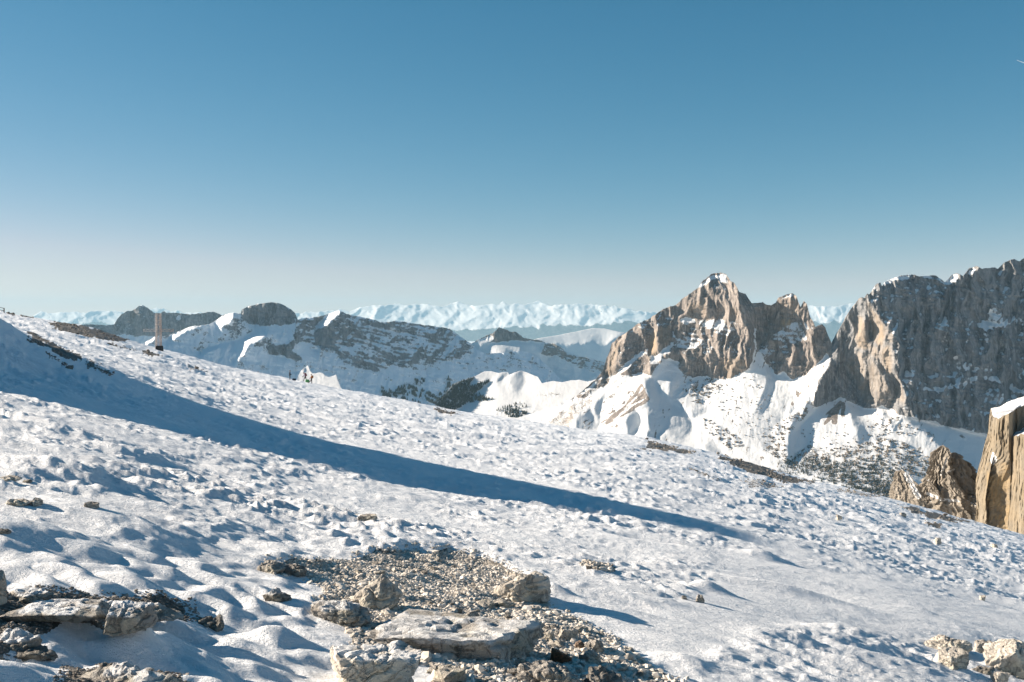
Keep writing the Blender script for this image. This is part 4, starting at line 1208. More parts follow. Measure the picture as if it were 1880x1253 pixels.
# trees on the shady valley side and on the hills
q = np.concatenate([scatter_px(c9(150,340,330,310,560,390,640,420,760,330,760,200,780,210,800,330,860,350,900,420,700,480,560,500,420,440,180,400), 800, 1, clump(9, 5, 501)),
                    scatter_px(c9(380,240,510,230,480,290,400,300), 60, 2, clump(8, 5, 502)), scatter_px(c9(0,330,200,400,340,470,500,520,200,460,0,420), 200, 3, clump(9, 5, 503))])
wood('forest', LM.at(q[:, 0], q[:, 1]), rng.uniform(18, 30, len(q)), 4, 'dark conifer woods on the shaded valley side below massif')
q = np.concatenate([scatter_px(c9(830,290,1070,215,1040,260,1010,315,1080,300,1230,245,1250,255,1150,340,1070,400,1060,450,1000,500,900,560,840,590,700,560,560,500,640,480,780,380), 1500, 5, lambda x, y: 0.35 + 0.65 * clump(10, 6, 504)(x, y)),
                    scatter_px(c9(1040,420,1120,400,1250,450,1310,465,1250,480,1100,490,1020,500), 130, 6, clump(7, 4, 505, -0.3, 0.2)),
                    scatter_px(c9(1420,620,1560,580,1680,620,1600,680,1400,660), 160, 7, clump(7, 4, 506, -0.3, 0.2)), scatter_px(c9(1300,600,1560,500,1700,520,1640,580,1420,610), 60, 8)])
wood('forest', HL.at(q[:, 0], q[:, 1]), rng.uniform(11, 19, len(q)), 9, 'dark conifer woods on the left side of snow hills')
# scrub, boulders and trees at the foot of the rock wall
m_rub = mat_stone_attr('far_rubble', (0.12, 0.10, 0.08), (0.30, 0.25, 0.20))
zone = c7(0,420,160,330,180,560,330,560,560,640,800,760,950,760,960,600,1200,620,1240,500,1000,350,850,330,700,380,560,400,420,420,330,380,180,520)
low = c7(100,480,300,420,560,520,960,520,960,760,800,780,560,680,330,600,120,600)
q = np.concatenate([scatter_px(zone, 1600, 10, clump(14, 8, 511)), scatter_px(low, 1900, 11, lambda x, y: 0.15 + 0.85 * clump(16, 6, 512, -0.15, 0.3)(x, y)), scatter_px(c8(1270,1000,1500,1000,1520,1220,1300,1180), 120, 12)])
wood('forest', MS.at(q[:, 0], q[:, 1]), rng.uniform(4, 9.5, len(q)) * (0.6 + 0.4 * (q[:, 1] > 840)), 13, 'scattered dark conifers and dwarf pines below the rock wall')
q = np.concatenate([scatter_px(zone, 2000, 14, clump(12, 7, 513, -0.3, 0.3)), scatter_px(c7(0,300,150,200,330,110,330,160,200,300,60,420,0,440), 220, 15, clump(9, 7, 514)),
                    scatter_px(c4(870,980,1160,960,1160,1060,1020,1130,900,1100), 170, 16, clump(10, 6, 515)), scatter_px(c6(1250,150,1440,100,1440,160,1300,280,1200,260,1180,180), 140, 17, clump(9, 5, 516)),
                    scatter_px(c6(1290,400,1350,400,1600,560,1650,640,1500,640,1340,520), 190, 18, clump(9, 5, 517)), scatter_px(c6(1400,140,1700,40,1879,200,1879,640,1600,540,1400,300), 130, 19, clump(9, 7, 518)),
                    scatter_px(c3(440,1075,560,1035,720,970,860,1020,760,1100,600,1130), 0, 20), scatter_px(c7(750,200,1000,180,1150,280,1000,330,760,320), 150, 21, clump(9, 6, 519)), scatter_px(c7(250,270,750,300,700,420,320,420), 50, 22)])
stones('rubble', MS.at(q[:, 0], q[:, 1]), rng.uniform(1.5, 4.6, len(q)) ** 1.0, m_rub, 0.7, 23)['kind'] = 'stuff'
bpy.data.objects['rubble']['label'] = 'scattered boulders and scrub on the snow slopes below the peaks'
for k, (x, y, rad) in enumerate(((1421, 792, 17), (1433, 771, 10), (1361, 735, 8), (1385, 733, 8), (1446, 778, 7), (1538, 812, 6), (1612, 771, 9), (1637, 770, 9))):
    pass
# the nearest trees one by one
tree_me = bpy.data.meshes.new('conifer')
tree_me.from_pydata([tuple(v) for v in TREE_V], [], [tuple(int(i) for i in f) for f in TREE_F]); tree_me.materials.append(m_tree)
q = scatter_px(c8(540,1010,800,1040,900,1080,1250,1090,1500,1100,1480,1190,1280,1170,1000,1090,760,1040,560,1020), 40, 31)
pts = MS.at(q[:, 0], q[:, 1])
for i in range(len(q)):
    o = bpy.data.objects.new('conifer', tree_me); COL.objects.link(o)
    o.location = pts[i]; hgt = rng.uniform(12, 17); o.scale = (hgt * 1.15, hgt * 1.15, hgt); o.rotation_euler = (0, 0, rng.uniform(0, 6))
    tag(o, 'small dark conifer on the snow just beyond the slope edge', 'tree', 'conifers just beyond the slope edge')

# ------------------------------------------------------------------ rocks, gravel and scree on the near slope
m_pale = mat_rock('pale_limestone', (0.42, 0.38, 0.325), (0.66, 0.61, 0.54), 0.25, 5.0, 0.5)
m_grey = mat_rock('grey_limestone', (0.34, 0.31, 0.275), (0.56, 0.52, 0.465), 0.4, 7.0, 0.7)
m_dark = mat_rock('dark_crusted_rock', (0.20, 0.185, 0.165), (0.40, 0.37, 0.33), 0.8, 9.0, 0.9)
m_grav = mat_stone_attr('gravel_stone', (0.40, 0.355, 0.30), (0.78, 0.72, 0.64))
m_scree = mat_stone_attr('scree_stone', (0.13, 0.115, 0.10), (0.36, 0.32, 0.275))
_sph = {}


def sphere(sub):
    if sub not in _sph:
        bm = bmesh.new(); bmesh.ops.create_icosphere(bm, subdivisions=sub, radius=1.0)
        _sph[sub] = (np.array([v.co[:] for v in bm.verts]), np.array([[v.index for v in f.verts] for f in bm.faces])); bm.free()
    return _sph[sub]


def rock_shape(seed, w, d, h, style, sub):
    """a broken boulder: the common part of random half spaces, roughened. style: block, slab, lumpy, round"""
    r = np.random.default_rng(seed)
    U, Fq = sphere(sub)
    if style in ('slab', 'block'):
        n0 = np.array([(1, 0, 0), (-1, 0, 0), (0, 1, 0), (0, -1, 0), (0, 0, 1), (0, 0, -1)], float)
        n0 = n0 + r.normal(0, 0.14 if style == 'slab' else 0.2, n0.shape)
        nd = np.concatenate([n0, r.normal(0, 1, (7, 3))])
        dist = np.concatenate([np.full(6, 0.78), r.uniform(0.92, 1.12, 7)])
    elif style == 'round':
        nd = r.normal(0, 1, (30, 3)); dist = r.uniform(0.82, 1.0, 30)
    else:
        nd = r.normal(0, 1, (16, 3)); dist = r.uniform(0.70, 1.0, 16)
    nd /= np.linalg.norm(nd, axis=1)[:, None]
    dot = U @ nd.T
    q = np.where(dot > 0.05, dist[None] / np.maximum(dot, 0.05), 9)
    # soft minimum keeps the broken edges slightly worn
    k = 42.0 if style != 'lumpy' else 14.0
    rad = -np.log(np.exp(-k * np.minimum(q, 1.6)).sum(1)) / k
    V = U * rad[:, None]
    if style == 'peak':
        V[:, :2] *= (1.0 - 0.62 * np.clip(V[:, 2] / np.abs(V[:, 2]).max(), -0.2, 1))[:, None]
        V[:, 0] += 0.25 * V[:, 2]
    V = V / np.abs(V).max(0) * np.array([w / 2, d / 2, h / 2])
    sz = (w * d * h) ** (1 / 3)
    s1 = 1.0 / (0.33 * sz + 0.02)
    o = seed * 7.31
    P = V * s1 + o
    n = 0.10 * noise3(P[:, 0], P[:, 1], P[:, 2], seed) + 0.055 * noise3(P[:, 0] * 2.7, P[:, 1] * 2.7, P[:, 2] * 2.7, seed + 1) + 0.025 * noise3(P[:, 0] * 7, P[:, 1] * 7, P[:, 2] * 7, seed + 2)
    n = n - 0.16 * np.maximum(0.16 - np.abs(noise3(P[:, 0] * 0.9, P[:, 1] * 0.9, P[:, 2] * 1.6, seed + 6)), 0) / 0.16 * 0.5 + 0.03 * np.abs(noise3(P[:, 0] * 4.5, P[:, 1] * 4.5, P[:, 2] * 4.5, seed + 7))
    if style == 'lumpy':
        c = 1 / 0.055
        n = 0.8 * n + 0.028 / max(sz, 0.1) * (np.abs(noise3(V[:, 0] * c, V[:, 1] * c, V[:, 2] * c, seed + 3)) * 1.4 + 0.7 * np.abs(noise3(V[:, 0] * c * 2.2, V[:, 1] * c * 2.2, V[:, 2] * c * 2.2, seed + 4)) - 0.3)
    if style == 'peak':
        pass
    V = V + U * (n * sz * (0.5 if style == 'slab' else 0.8))[:, None]
    return V, Fq


def add_rock(px, pb, wpx, hpx, style, mat, label, seed, group='rocks lying on the near slope', dk=0.75, rot=0.0, sub=4, sink=0.3, tilt=0.0, cat='rock', snow_top=0.0, name='rock'):
    """px: middle column, pb: foot row, wpx x hpx: size in the photograph"""
    X, Y, Z = ground_hit(px, pb)
    w = wpx * Y / F
    d = w * dk
    Y = Y + d * 0.38; X = ray(px, pb)[0] * Y
    Z = float(ground_parts(np.array([X]), np.array([Y]))[0][0])
    h = max(hpx * Y / F - 0.10 * d, 0.1 * w)
    if style == 'lumpy': h, sink = h * 0.85, min(0.45, sink + 0.12) if sink > 0 else sink
    h = h / (1 - sink)
    V, Fq = rock_shape(seed, w, d, h, style, sub)
    c, s_ = math.cos(rot), math.sin(rot)
    sn = np.zeros(len(V))
    if snow_top:
        nz = V[:, 2] / (h / 2)
        sn = np.clip((nz - 0.62 + 0.5 * noise3(V[:, 0] * 9, V[:, 1] * 9, V[:, 2] * 9, seed + 8)) * 5, 0, 1) * snow_top
    V = V @ np.array([[c, s_, 0], [-s_, c, 0], [0, 0, 1]])
    if tilt:
        ct, st = math.cos(tilt), math.sin(tilt)
        V = V @ np.array([[ct, 0, -st], [0, 1, 0], [st, 0, ct]])
    o = mesh_np(name, V, Fq, mat, {'snow': sn}, smooth=False)
    o.location = (X, Y, Z + h / 2 - h * sink)
    return tag(o, label, cat, group)


add_rock(697, 1123, 96, 66, 'peak', m_pale, 'pale cream boulder standing in the middle of the gravel patch', 11, dk=0.8, rot=0.4, sub=5, tilt=0.12)
add_rock(628, 1146, 122, 44, 'lumpy', m_grey, 'knobbly grey conglomerate rock left of the pale cream boulder', 12, dk=0.6, sub=5, rot=-0.2, snow_top=0.6)
add_rock(828, 1212, 352, 58, 'slab', m_grey, 'long flat grey slab lying across the gravel with shadowed front edge', 13, dk=0.62, sub=5, rot=-0.10, sink=0.2, tilt=0.05, cat='slab', name='rock_slab', snow_top=0.6)
add_rock(690, 1162, 60, 20, 'slab', m_pale, 'thin pale slab at the left end of the long grey slab', 14, dk=0.6, rot=0.2, cat='slab', name='rock_slab')
add_rock(792, 1145, 42, 20, 'round', m_pale, 'small rounded tan stone behind the long grey slab', 15, dk=0.6)
add_rock(854, 1149, 58, 17, 'block', m_pale, 'small brick shaped stone behind the long grey slab', 16, dk=0.4, rot=-0.1)
add_rock(962, 1106, 108, 56, 'block', m_pale, 'pale rock with flat lit face at the right edge of the gravel', 17, dk=0.6, rot=0.3, sub=5, tilt=-0.08)
add_rock(1043, 1177, 58, 28, 'block', m_pale, 'angular pale block leaning among stones right of the slab', 18, dk=0.6, rot=0.5, tilt=0.2)
add_rock(1003, 1180, 34, 24, 'block', m_pale, 'tan stone leaning against the angular pale block', 19, dk=0.7, rot=-0.5)
add_rock(1084, 1222, 36, 30, 'round', m_pale, 'round pale stone in front of its grey neighbour by the snow', 20, dk=0.9)
add_rock(1092, 1200, 40, 26, 'round', m_grey, 'round grey stone behind the pale one by the snow', 21, dk=0.9)
add_rock(1064, 1192, 24, 16, 'round', mat_rock('reddish_stone', (0.26, 0.18, 0.13), (0.42, 0.31, 0.23), 0.2, 8), 'small reddish stone beside the round grey stone', 22, sub=3)
add_rock(1028, 1220, 44, 22, 'slab', mat_rock('rust_brown_stone', (0.10, 0.055, 0.03), (0.20, 0.11, 0.065), 0.2, 8), 'rust brown flat stone half under the end of the slab', 23, sub=3, tilt=0.5)
add_rock(688, 1272, 168, 84, 'block', m_pale, 'big whitish rock with shaded right face in the snow below the slab', 24, dk=0.75, sub=5, rot=0.25, sink=0.1, snow_top=0.6)
add_rock(696, 1252, 46, 34, 'block', m_grey, 'grey stone stuck to the front of the big whitish rock', 25, dk=0.6, rot=0.9)
add_rock(1010, 1272, 120, 52, 'lumpy', m_grey, 'lumpy grey rock at the lower end of the gravel', 26, dk=0.7, sub=5)
add_rock(1108, 1280, 100, 52, 'lumpy', m_dark, 'dark crusted rock at the lower tip of the gravel', 27, dk=0.7, sub=5)
add_rock(1192, 1284, 90, 44, 'lumpy', m_grey, 'half buried grey rock where gravel meets the snow at lower tip', 28, dk=0.7, sub=4)
add_rock(496, 1052, 62, 32, 'lumpy', m_grey, 'brown grey rock on the snow at the upper left tip of gravel', 29, dk=0.8, sub=4)
add_rock(541, 1060, 46, 26, 'lumpy', m_dark, 'dark grey lump touching the upper left tip of gravel', 30, dk=0.8)
add_rock(508, 1106, 58, 28, 'lumpy', m_dark, 'dark speckled stone alone in the snow left of the gravel', 31, dk=0.7, snow_top=0.6)
add_rock(397, 1158, 30, 28, 'lumpy', m_dark, 'small black stone poking from a hollow in the snow', 32)
add_rock(236, 1190, 108, 50, 'block', m_grey, 'rounded grey boulder with snow heaped against its foot', 33, dk=0.8, sub=5, snow_top=0.9)
add_rock(216, 1140, 250, 30, 'lumpy', m_grey, 'long low crusted ledge behind the rounded grey boulder', 34, dk=0.45, sub=5, snow_top=0.9)
add_rock(116, 1164, 190, 32, 'slab', m_grey, 'shadowed smooth ledge left of the rounded grey boulder', 35, dk=0.6, sub=5, snow_top=0.9)
add_rock(22, 1192, 120, 48, 'lumpy', m_dark, 'dark shaded outcrop at the left end of the ledge', 36, dk=0.6, sub=5, snow_top=0.9)
add_rock(62, 1108, 110, 20, 'lumpy', m_grey, 'low row of sunlit grey lumps above the dark shaded outcrop', 37, dk=0.6, snow_top=0.9)
add_rock(60, 1216, 90, 22, 'lumpy', m_dark, 'dark low stone in the blue shade under the outcrop', 38, dk=0.6)
add_rock(228, 1292, 232, 62, 'lumpy', m_grey, 'broad knobbly grey rock below the rounded boulder', 39, dk=0.6, sub=5, snow_top=0.6)
add_rock(-2, 1112, 22, 62, 'block', m_pale, 'pale upright stone cut off by the picture edge', 40, dk=1.0, sub=3)
add_rock(378, 1150, 60, 16, 'lumpy', m_dark, 'low dark rock strip right of the crusted ledge', 41, dk=0.6)
add_rock(1738, 1200, 106, 40, 'lumpy', m_pale, 'rough tan rock on top of the outcrop in the smooth snow', 42, dk=0.7, sub=5)
add_rock(1748, 1228, 66, 34, 'block', m_pale, 'smooth grey faced block under the rough tan rock', 43, dk=0.7, rot=0.2, sub=5)
add_rock(1806, 1200, 40, 22, 'block', m_grey, 'small grey stone between the tan rock and long slanting rock', 44, dk=0.7)
add_rock(1848, 1238, 76, 54, 'block', m_pale, 'long slanting pale rock running towards the snow', 45, dk=1.0, rot=-0.5, tilt=-0.35, sub=5)
add_rock(1802, 1236, 50, 18, 'lumpy', m_dark, 'low dark stone in front of the long slanting rock', 46, dk=0.6)
add_rock(1834, 1262, 32, 24, 'block', m_pale, 'small tan stone nearly sunk in snow below slanting rock', 47)
add_rock(672, 948, 46, 13, 'slab', m_pale, 'flat cap stone on the small rock pile in open snow', 48, dk=0.7, sink=-0.5)
add_rock(674, 958, 40, 16, 'block', m_grey, 'dark lower stone of the small rock pile in open snow', 49, dk=0.7)
add_rock(34, 930, 54, 13, 'lumpy', m_pale, 'low tan rock strip in churned snow on the left', 50, dk=0.7)
add_rock(68, 932, 24, 16, 'round', m_pale, 'round pale stone right of the low tan strip', 51, sub=3)
add_rock(169, 934, 26, 12, 'block', m_grey, 'small dark stone alone in the churned snow', 52, sub=3)
add_rock(20, 882, 38, 10, 'lumpy', m_pale, 'tan rock lying uphill of the low tan strip', 53, sub=3)
add_rock(50, 888, 20, 8, 'block', m_grey, 'grey stone just below the uphill tan rock', 54, sub=3)
add_rock(8, 982, 22, 12, 'lumpy', m_dark, 'dark stone in the snow at the picture edge', 55, sub=3)
add_rock(1285, 1107, 18, 18, 'block', m_grey, 'pointed grey stone beside a snow lump on the slope', 56, sub=3)
add_rock(1256, 1101, 12, 8, 'block', m_grey, 'tiny grey stone left of the pointed stone', 57, sub=3)
add_rock(1803, 1103, 12, 10, 'block', m_pale, 'small orange tan stone at the end of a drift', 58, sub=3)
add_rock(1540, 955, 12, 9, 'block', m_pale, 'tan stone far down the slope above the tip of the long shadow', 59, sub=3)
add_rock(1722, 998, 14, 10, 'block', m_pale, 'small tan stone on the slope below the rock towers', 60, sub=3)
add_rock(1826, 1003, 14, 7, 'block', m_pale, 'flat tan stone on the slope below the tall cliff', 61, sub=3)
add_rock(1658, 947, 14, 8, 'block', m_grey, 'grey stone on the slope edge under the tilted pinnacle', 62, sub=3)
add_rock(128, 678, 16, 9, 'block', m_dark, 'black stone in the shaded flank of the snow knoll', 63, sub=3)

# gravel: the stones a finger wide and the grit between them
def on_ground(X, Y):
    Z, b = ground_parts(X, Y)
    return np.stack([X, Y, Z], 1), b


gxy = np.stack([rng.uniform(-2.9, 3.0, 220000), rng.uniform(5.2, 13.0, 220000)], 1)
gz, _ = macro(gxy[:, 0], gxy[:, 1])
gpx, gpy = pix_of(gxy[:, 0], gxy[:, 1], gz)
dens = msamp(M_GRAV, gpx, gpy)
keep = (rng.uniform(0, 1, len(gxy)) < np.clip(dens * 1.1, 0, 1) ** 1.3) & (gpy < 1300)
gxy = gxy[keep][:44000]
P, _ = on_ground(gxy[:, 0], gxy[:, 1])
size = np.exp(rng.normal(math.log(0.0088), 0.55, len(P)))
size = np.clip(size, 0.006, 0.05) * (0.8 + 0.4 * sstep(9.5, 7.0, gxy[:, 1]))
tone = np.clip(rng.normal(0.5, 0.28, len(P)) + 0.25 * noise2(gxy[:, 0] * 2, gxy[:, 1] * 2, 77), 0, 1)
g = stones('gravel', P, size, m_grav, 0.6, 5, tone=tone, sink=0.4)
tag(g, 'patch of pale limestone gravel bare of snow', kind='stuff')
q = scatter_px([(1062, 1046), (1085, 1038), (1112, 1042), (1128, 1054), (1120, 1062), (1090, 1060)], 240, 41)
X, Y = plane_hit(q[:, 0], q[:, 1]); P, _ = on_ground(X, Y)
tag(stones('gravel', P + np.array([0, 0, 0.01]), rng.uniform(0.012, 0.032, len(P)), m_grav, 0.8, 6, tone=rng.uniform(0, 0.7, len(P))), 'small heap of brown gravel poking through the snow right of the patch', kind='stuff')
# the larger loose stones of the patch, one by one
cob = []
for k in range(8):
    Vc, Fc = rock_shape(900 + k, 1.0, 0.8, 0.62, 'block' if k % 2 else 'round', 3)
    mc = mesh_np('stone', Vc, Fc, m_pale if k % 3 else m_grey, {'snow': np.zeros(len(Vc))}, smooth=False)
    cob.append(mc.data); bpy.data.objects.remove(mc)
q = np.concatenate([scatter_px([(1000, 1140), (1060, 1140), (1130, 1170), (1240, 1252), (860, 1252), (880, 1218), (1010, 1210), (990, 1180)], 46, 51), scatter_px([(880, 1060), (980, 1110), (1040, 1140), (900, 1140), (760, 1125), (800, 1060)], 22, 52),
                    scatter_px([(670, 1030), (860, 1030), (880, 1060), (720, 1060), (610, 1060)], 12, 53), scatter_px([(660, 1190), (880, 1215), (860, 1250), (800, 1252), (760, 1215)], 14, 54)])
X, Y = plane_hit(q[:, 0], q[:, 1]); P, _ = on_ground(X, Y)
for i in range(len(P)):
    o = bpy.data.objects.new('stone', cob[i % 8]); COL.objects.link(o)
    z_ = float(np.exp(rng.normal(math.log(0.068), 0.35)))
    o.scale = (z_ * rng.uniform(0.8, 1.3), z_, z_ * rng.uniform(0.7, 1.1)); o.rotation_euler = (rng.normal(0, 0.25), rng.normal(0, 0.25), rng.uniform(0, 6.28))
    o.location = (P[i, 0], P[i, 1], P[i, 2] + 0.10 * z_)
    tag(o, 'fist sized pale stone lying loose on the gravel patch', 'stone', 'loose stones on the gravel')
# stones showing through the thin snow further up and along the edge
LB = ['band of dark scree along the upper left skyline', 'dark scree beside the railing', 'dark scree near the railing post', 'thin line of scree under the skyline band', 'dark scree below the lattice cross',
      'row of dark rocks on the crest of the shaded knoll', 'dark rocks trailing down the end of the knoll', 'dark rocks in the shaded snow of the knoll', 'scattered dark stones low on the shaded knoll', 'tan scree on the slope right of the cross',
      'scree at the slope edge left of the skiers', 'brown scree at the middle of the slope edge', 'dark scree at the slope edge in front of the snowy spur', 'brown turf and scree at the slope edge before the woods', 'thin scree below the brown turf',
      'line of stones running down from the edge scree', 'scree at the slope edge left of the tilted pinnacle', 'scree at the slope edge under the rock towers', 'dark stones on the slope under the rock towers', 'dark grit around the crusted ledge at the lower left', 'grit around the broad knobbly grey rock', 'brown grit under the small gravel heap']
for i, (poly, amt) in enumerate(BARE_PX):
    pa = np.array(poly, float)
    area = 0.5 * abs(np.dot(pa[:, 0], np.roll(pa[:, 1], 1)) - np.dot(pa[:, 1], np.roll(pa[:, 0], 1)))
    grow = pa + (pa - pa.mean(0)) * 0.12
    q = scatter_px(grow, int(30 + area * 0.22 * amt), 600 + i, clump(16, 5, 610 + i, -0.5, 0.3))
    tx, tz = ray(q[:, 0], q[:, 1])
    Ys = np.geomspace(4, 260, 900)
    XG = tx[:, None] * Ys[None]; Zm, _ = macro(XG, np.broadcast_to(Ys, XG.shape))
    hit = (Zm >= tz[:, None] * Ys[None])
    ok = hit.any(1); j = hit.argmax(1)
    X = tx * Ys[j]; Y = Ys[j]
    X, Y = X[ok], Y[ok]
    P, _ = on_ground(X, Y)
    S = Y / F * rng.uniform(0.7, 2.3, len(Y)) * (1 + 0.3 * sstep(20, 10, Y)) * np.where(rng.uniform(0, 1, len(Y)) < 0.12, 1.7, 1.0)
    tag(stones('scree', P, S, m_scree, 0.6, 700 + i, sink=0.3), LB[i], kind='stuff')

# ------------------------------------------------------------------ summit cross, railing, people, contrail
def tube_mesh(bars, sides=6):
    """bars: (p0, p1, radius) -> verts, faces"""
    Vs, Fs = [], []
    o = 0
    for p0, p1, r in bars:
        p0 = np.array(p0, float); p1 = np.array(p1, float)
        d = p1 - p0; L = np.linalg.norm(d); d /= L
        a = np.cross(d, (0, 0, 1.0)) if abs(d[2]) < 0.9 else np.cross(d, (1.0, 0, 0))
        a /= np.linalg.norm(a); b = np.cross(d, a)
        th = np.linspace(0, 2 * np.pi, sides, endpoint=False) + np.pi / sides
        ring = r * (np.cos(th)[:, None] * a + np.sin(th)[:, None] * b)
        Vs += [ring + p0, ring + p1]
        for j in range(sides):
            k = (j + 1) % sides
            Fs.append((o + j, o + k, o + sides + k, o + sides + j))
        Vs.append(np.array([p0, p1])); c0 = o + 2 * sides
        for j in range(sides):
            k = (j + 1) % sides
            Fs.append((o + k, o + j, c0, c0)); Fs.append((o + sides + j, o + sides + k, c0 + 1, c0 + 1))
        o += 2 * sides + 2
    V = np.concatenate(Vs)
    quads = np.array([f for f in Fs if f[2] != f[3]]); tris = np.array([f[:3] for f in Fs if f[2] == f[3]])
    return V, [quads, tris]


def bars_obj(name, bars, mat, parent, sides=6):
    V, Fs = tube_mesh(bars, sides)
    return mesh_np(name, V, Fs, mat, smooth=False, parent=parent)


m_steel = mat_plain('weathered_steel', (0.66, 0.60, 0.56), 0.55, 0.25, 3.0)
m_rust = mat_plain('rusty_steel', (0.62, 0.50, 0.43), 0.8, 0.3, 4.0)
m_conc = mat_plain('dark_concrete', (0.06, 0.058, 0.055), 0.9, 0.3, 5.0)
cx, cy, cz = ground_hit(291, 642)
if cy > 215:
    cy = 200.0; cx = ray(291, 642)[0] * cy; cz = float(ground_parts(np.array([cx]), np.array([cy]))[0][0])
HC = 66 * cy / F
cross = tag(empty('summit_cross', (cx, cy, cz)), 'tall lattice steel summit cross on the skyline above the slope', 'cross')
hw = 4.4 * cy / F
for sx in (-1, 1):
    for sy in (-1, 1):
        bars_obj('leg', [((sx * hw, sy * hw * 0.8, -0.4), (sx * hw * 0.86, sy * hw * 0.7, HC), 0.085)], m_steel if sx < 0 else m_rust, cross)
br = []
nb = 8
for k in range(nb):
    z0, z1 = HC * k / nb, HC * (k + 1) / nb
    w0, w1 = hw * (1 - 0.14 * k / nb), hw * (1 - 0.14 * (k + 1) / nb)
    for sy in (-0.8, 0.8):
        br += [((-w0, sy * w0, z0), (w1, sy * w1, z1), 0.028), ((w0, sy * w0, z0), (-w1, sy * w1, z1), 0.028), ((-w1, sy * w1, z1), (w1, sy * w1, z1), 0.028)]
    for sx in (-1, 1):
        br += [((sx * w0, -0.8 * w0, z0), (sx * w1, 0.8 * w1, z1), 0.028), ((sx * w1, -0.8 * w1, z1), (sx * w1, 0.8 * w1, z1), 0.028)]
tag(bars_obj('lattice', br, m_rust, cross, 4), kind='stuff')
za0, za1 = HC * 0.50, HC * 0.565
for sx in (-1, 1):
    L0, L1 = hw * 0.9 * sx, 27 * cy / F * sx
    arm = []
    for sy in (-0.5, 0.5):
        for z in (za0, za1):
            arm.append(((L0, sy * hw, z), (L1, sy * hw * 0.6, z), 0.05))
        for k in range(6):
            xa, xb = L0 + (L1 - L0) * k / 6, L0 + (L1 - L0) * (k + 1) / 6
            arm.append(((xa, sy * hw, za0 if k % 2 else za1), (xb, sy * hw, za1 if k % 2 else za0), 0.03))
    arm.append(((L1, -0.3 * hw, za0), (L1, -0.3 * hw, za1), 0.05)); arm.append(((L1, 0.3 * hw, za0), (L1, 0.3 * hw, za1), 0.05))
    bars_obj('arm', arm, m_rust if sx > 0 else m_steel, cross, 4)
bm = bmesh.new(); bmesh.ops.create_cube(bm, size=1.0)
for v in bm.verts:
    v.co.x *= 1.05; v.co.y *= 1.2; v.co.z = v.co.z * 1.2 + 0.05
    if v.co.z > 0: v.co.x *= 0.9; v.co.y *= 0.9
bmesh.ops.bevel(bm, geom=bm.edges[:], offset=0.05, segments=2, affect='EDGES')
me = bpy.data.meshes.new('base_block'); bm.to_mesh(me); bm.free(); me.materials.append(m_conc)
ob = bpy.data.objects.new('base_block', me); COL.objects.link(ob); ob.parent = cross; ob.location = (hw * 0.45, 0, 0)

m_wood = mat_plain('dark_weathered_wood', (0.10, 0.09, 0.085), 0.85, 0.3, 6.0)
ry = 205.0
posts = []
for px in (7.5, -17, -42):
    x = float(ray(px, 575)[0]) * ry
    posts.append((x, ry, float(ground_parts(np.array([x]), np.array([ry]))[0][0])))
rail = tag(empty('railing', posts[0]), 'short dark railing on the skyline at the upper end of the slope', 'railing')
off = np.array(posts[0])
for p in posts:
    q = np.array(p) - off
    bars_obj('post', [(q + (0, 0, -0.3), q + (0, 0, 1.0), 0.11)], m_wood, rail, 8)
for zz in (0.92, 0.42):
    bars_obj('rail', [(np.array(posts[i]) - off + (0, 0, zz), np.array(posts[i + 1]) - off + (0, 0, zz), 0.055) for i in range(2)], m_wood, rail, 6)

m_contrail = mat_plain('contrail_ice', (0.85, 0.87, 0.9), 1.0, 0.02, 0.001)
CD = 30000.0
p0 = np.array([ray(1867.5, 111)[0] * CD, CD, ray(1867.5, 111)[1] * CD]); p1 = np.array([ray(1925, 133)[0] * CD * 1.05, CD * 1.05, ray(1925, 133)[1] * CD * 1.05])
V, Fs = tube_mesh([(p0 + (p1 - p0) * a, p0 + (p1 - p0) * b, r) for a, b, r in ((0, 0.12, 6.0), (0.12, 0.5, 9.0), (0.5, 1.0, 11.0))], 8)
tag(mesh_np('contrail', V, Fs, m_contrail), 'short thin contrail high in the blue sky above the rock wall', 'contrail')

# people: one skinned body each, clothes by material, rucksacks as children
m_skin = mat_plain('skin', (0.45, 0.27, 0.20), 0.6, 0.1)
m_navy = mat_plain('navy_cloth', (0.012, 0.018, 0.032), 0.8, 0.3, 12)
m_black = mat_plain('black_cloth', (0.015, 0.015, 0.017), 0.8, 0.3, 12)
m_orange = mat_plain('orange_cloth', (0.36, 0.13, 0.04), 0.75, 0.25, 12)
m_lilac = mat_plain('pale_lilac_cloth', (0.42, 0.38, 0.46), 0.75, 0.2, 12)
m_red = mat_plain('dark_red_cloth', (0.16, 0.02, 0.03), 0.75, 0.25, 12)
m_green = mat_plain('green_cloth', (0.10, 0.30, 0.13), 0.75, 0.25, 12)


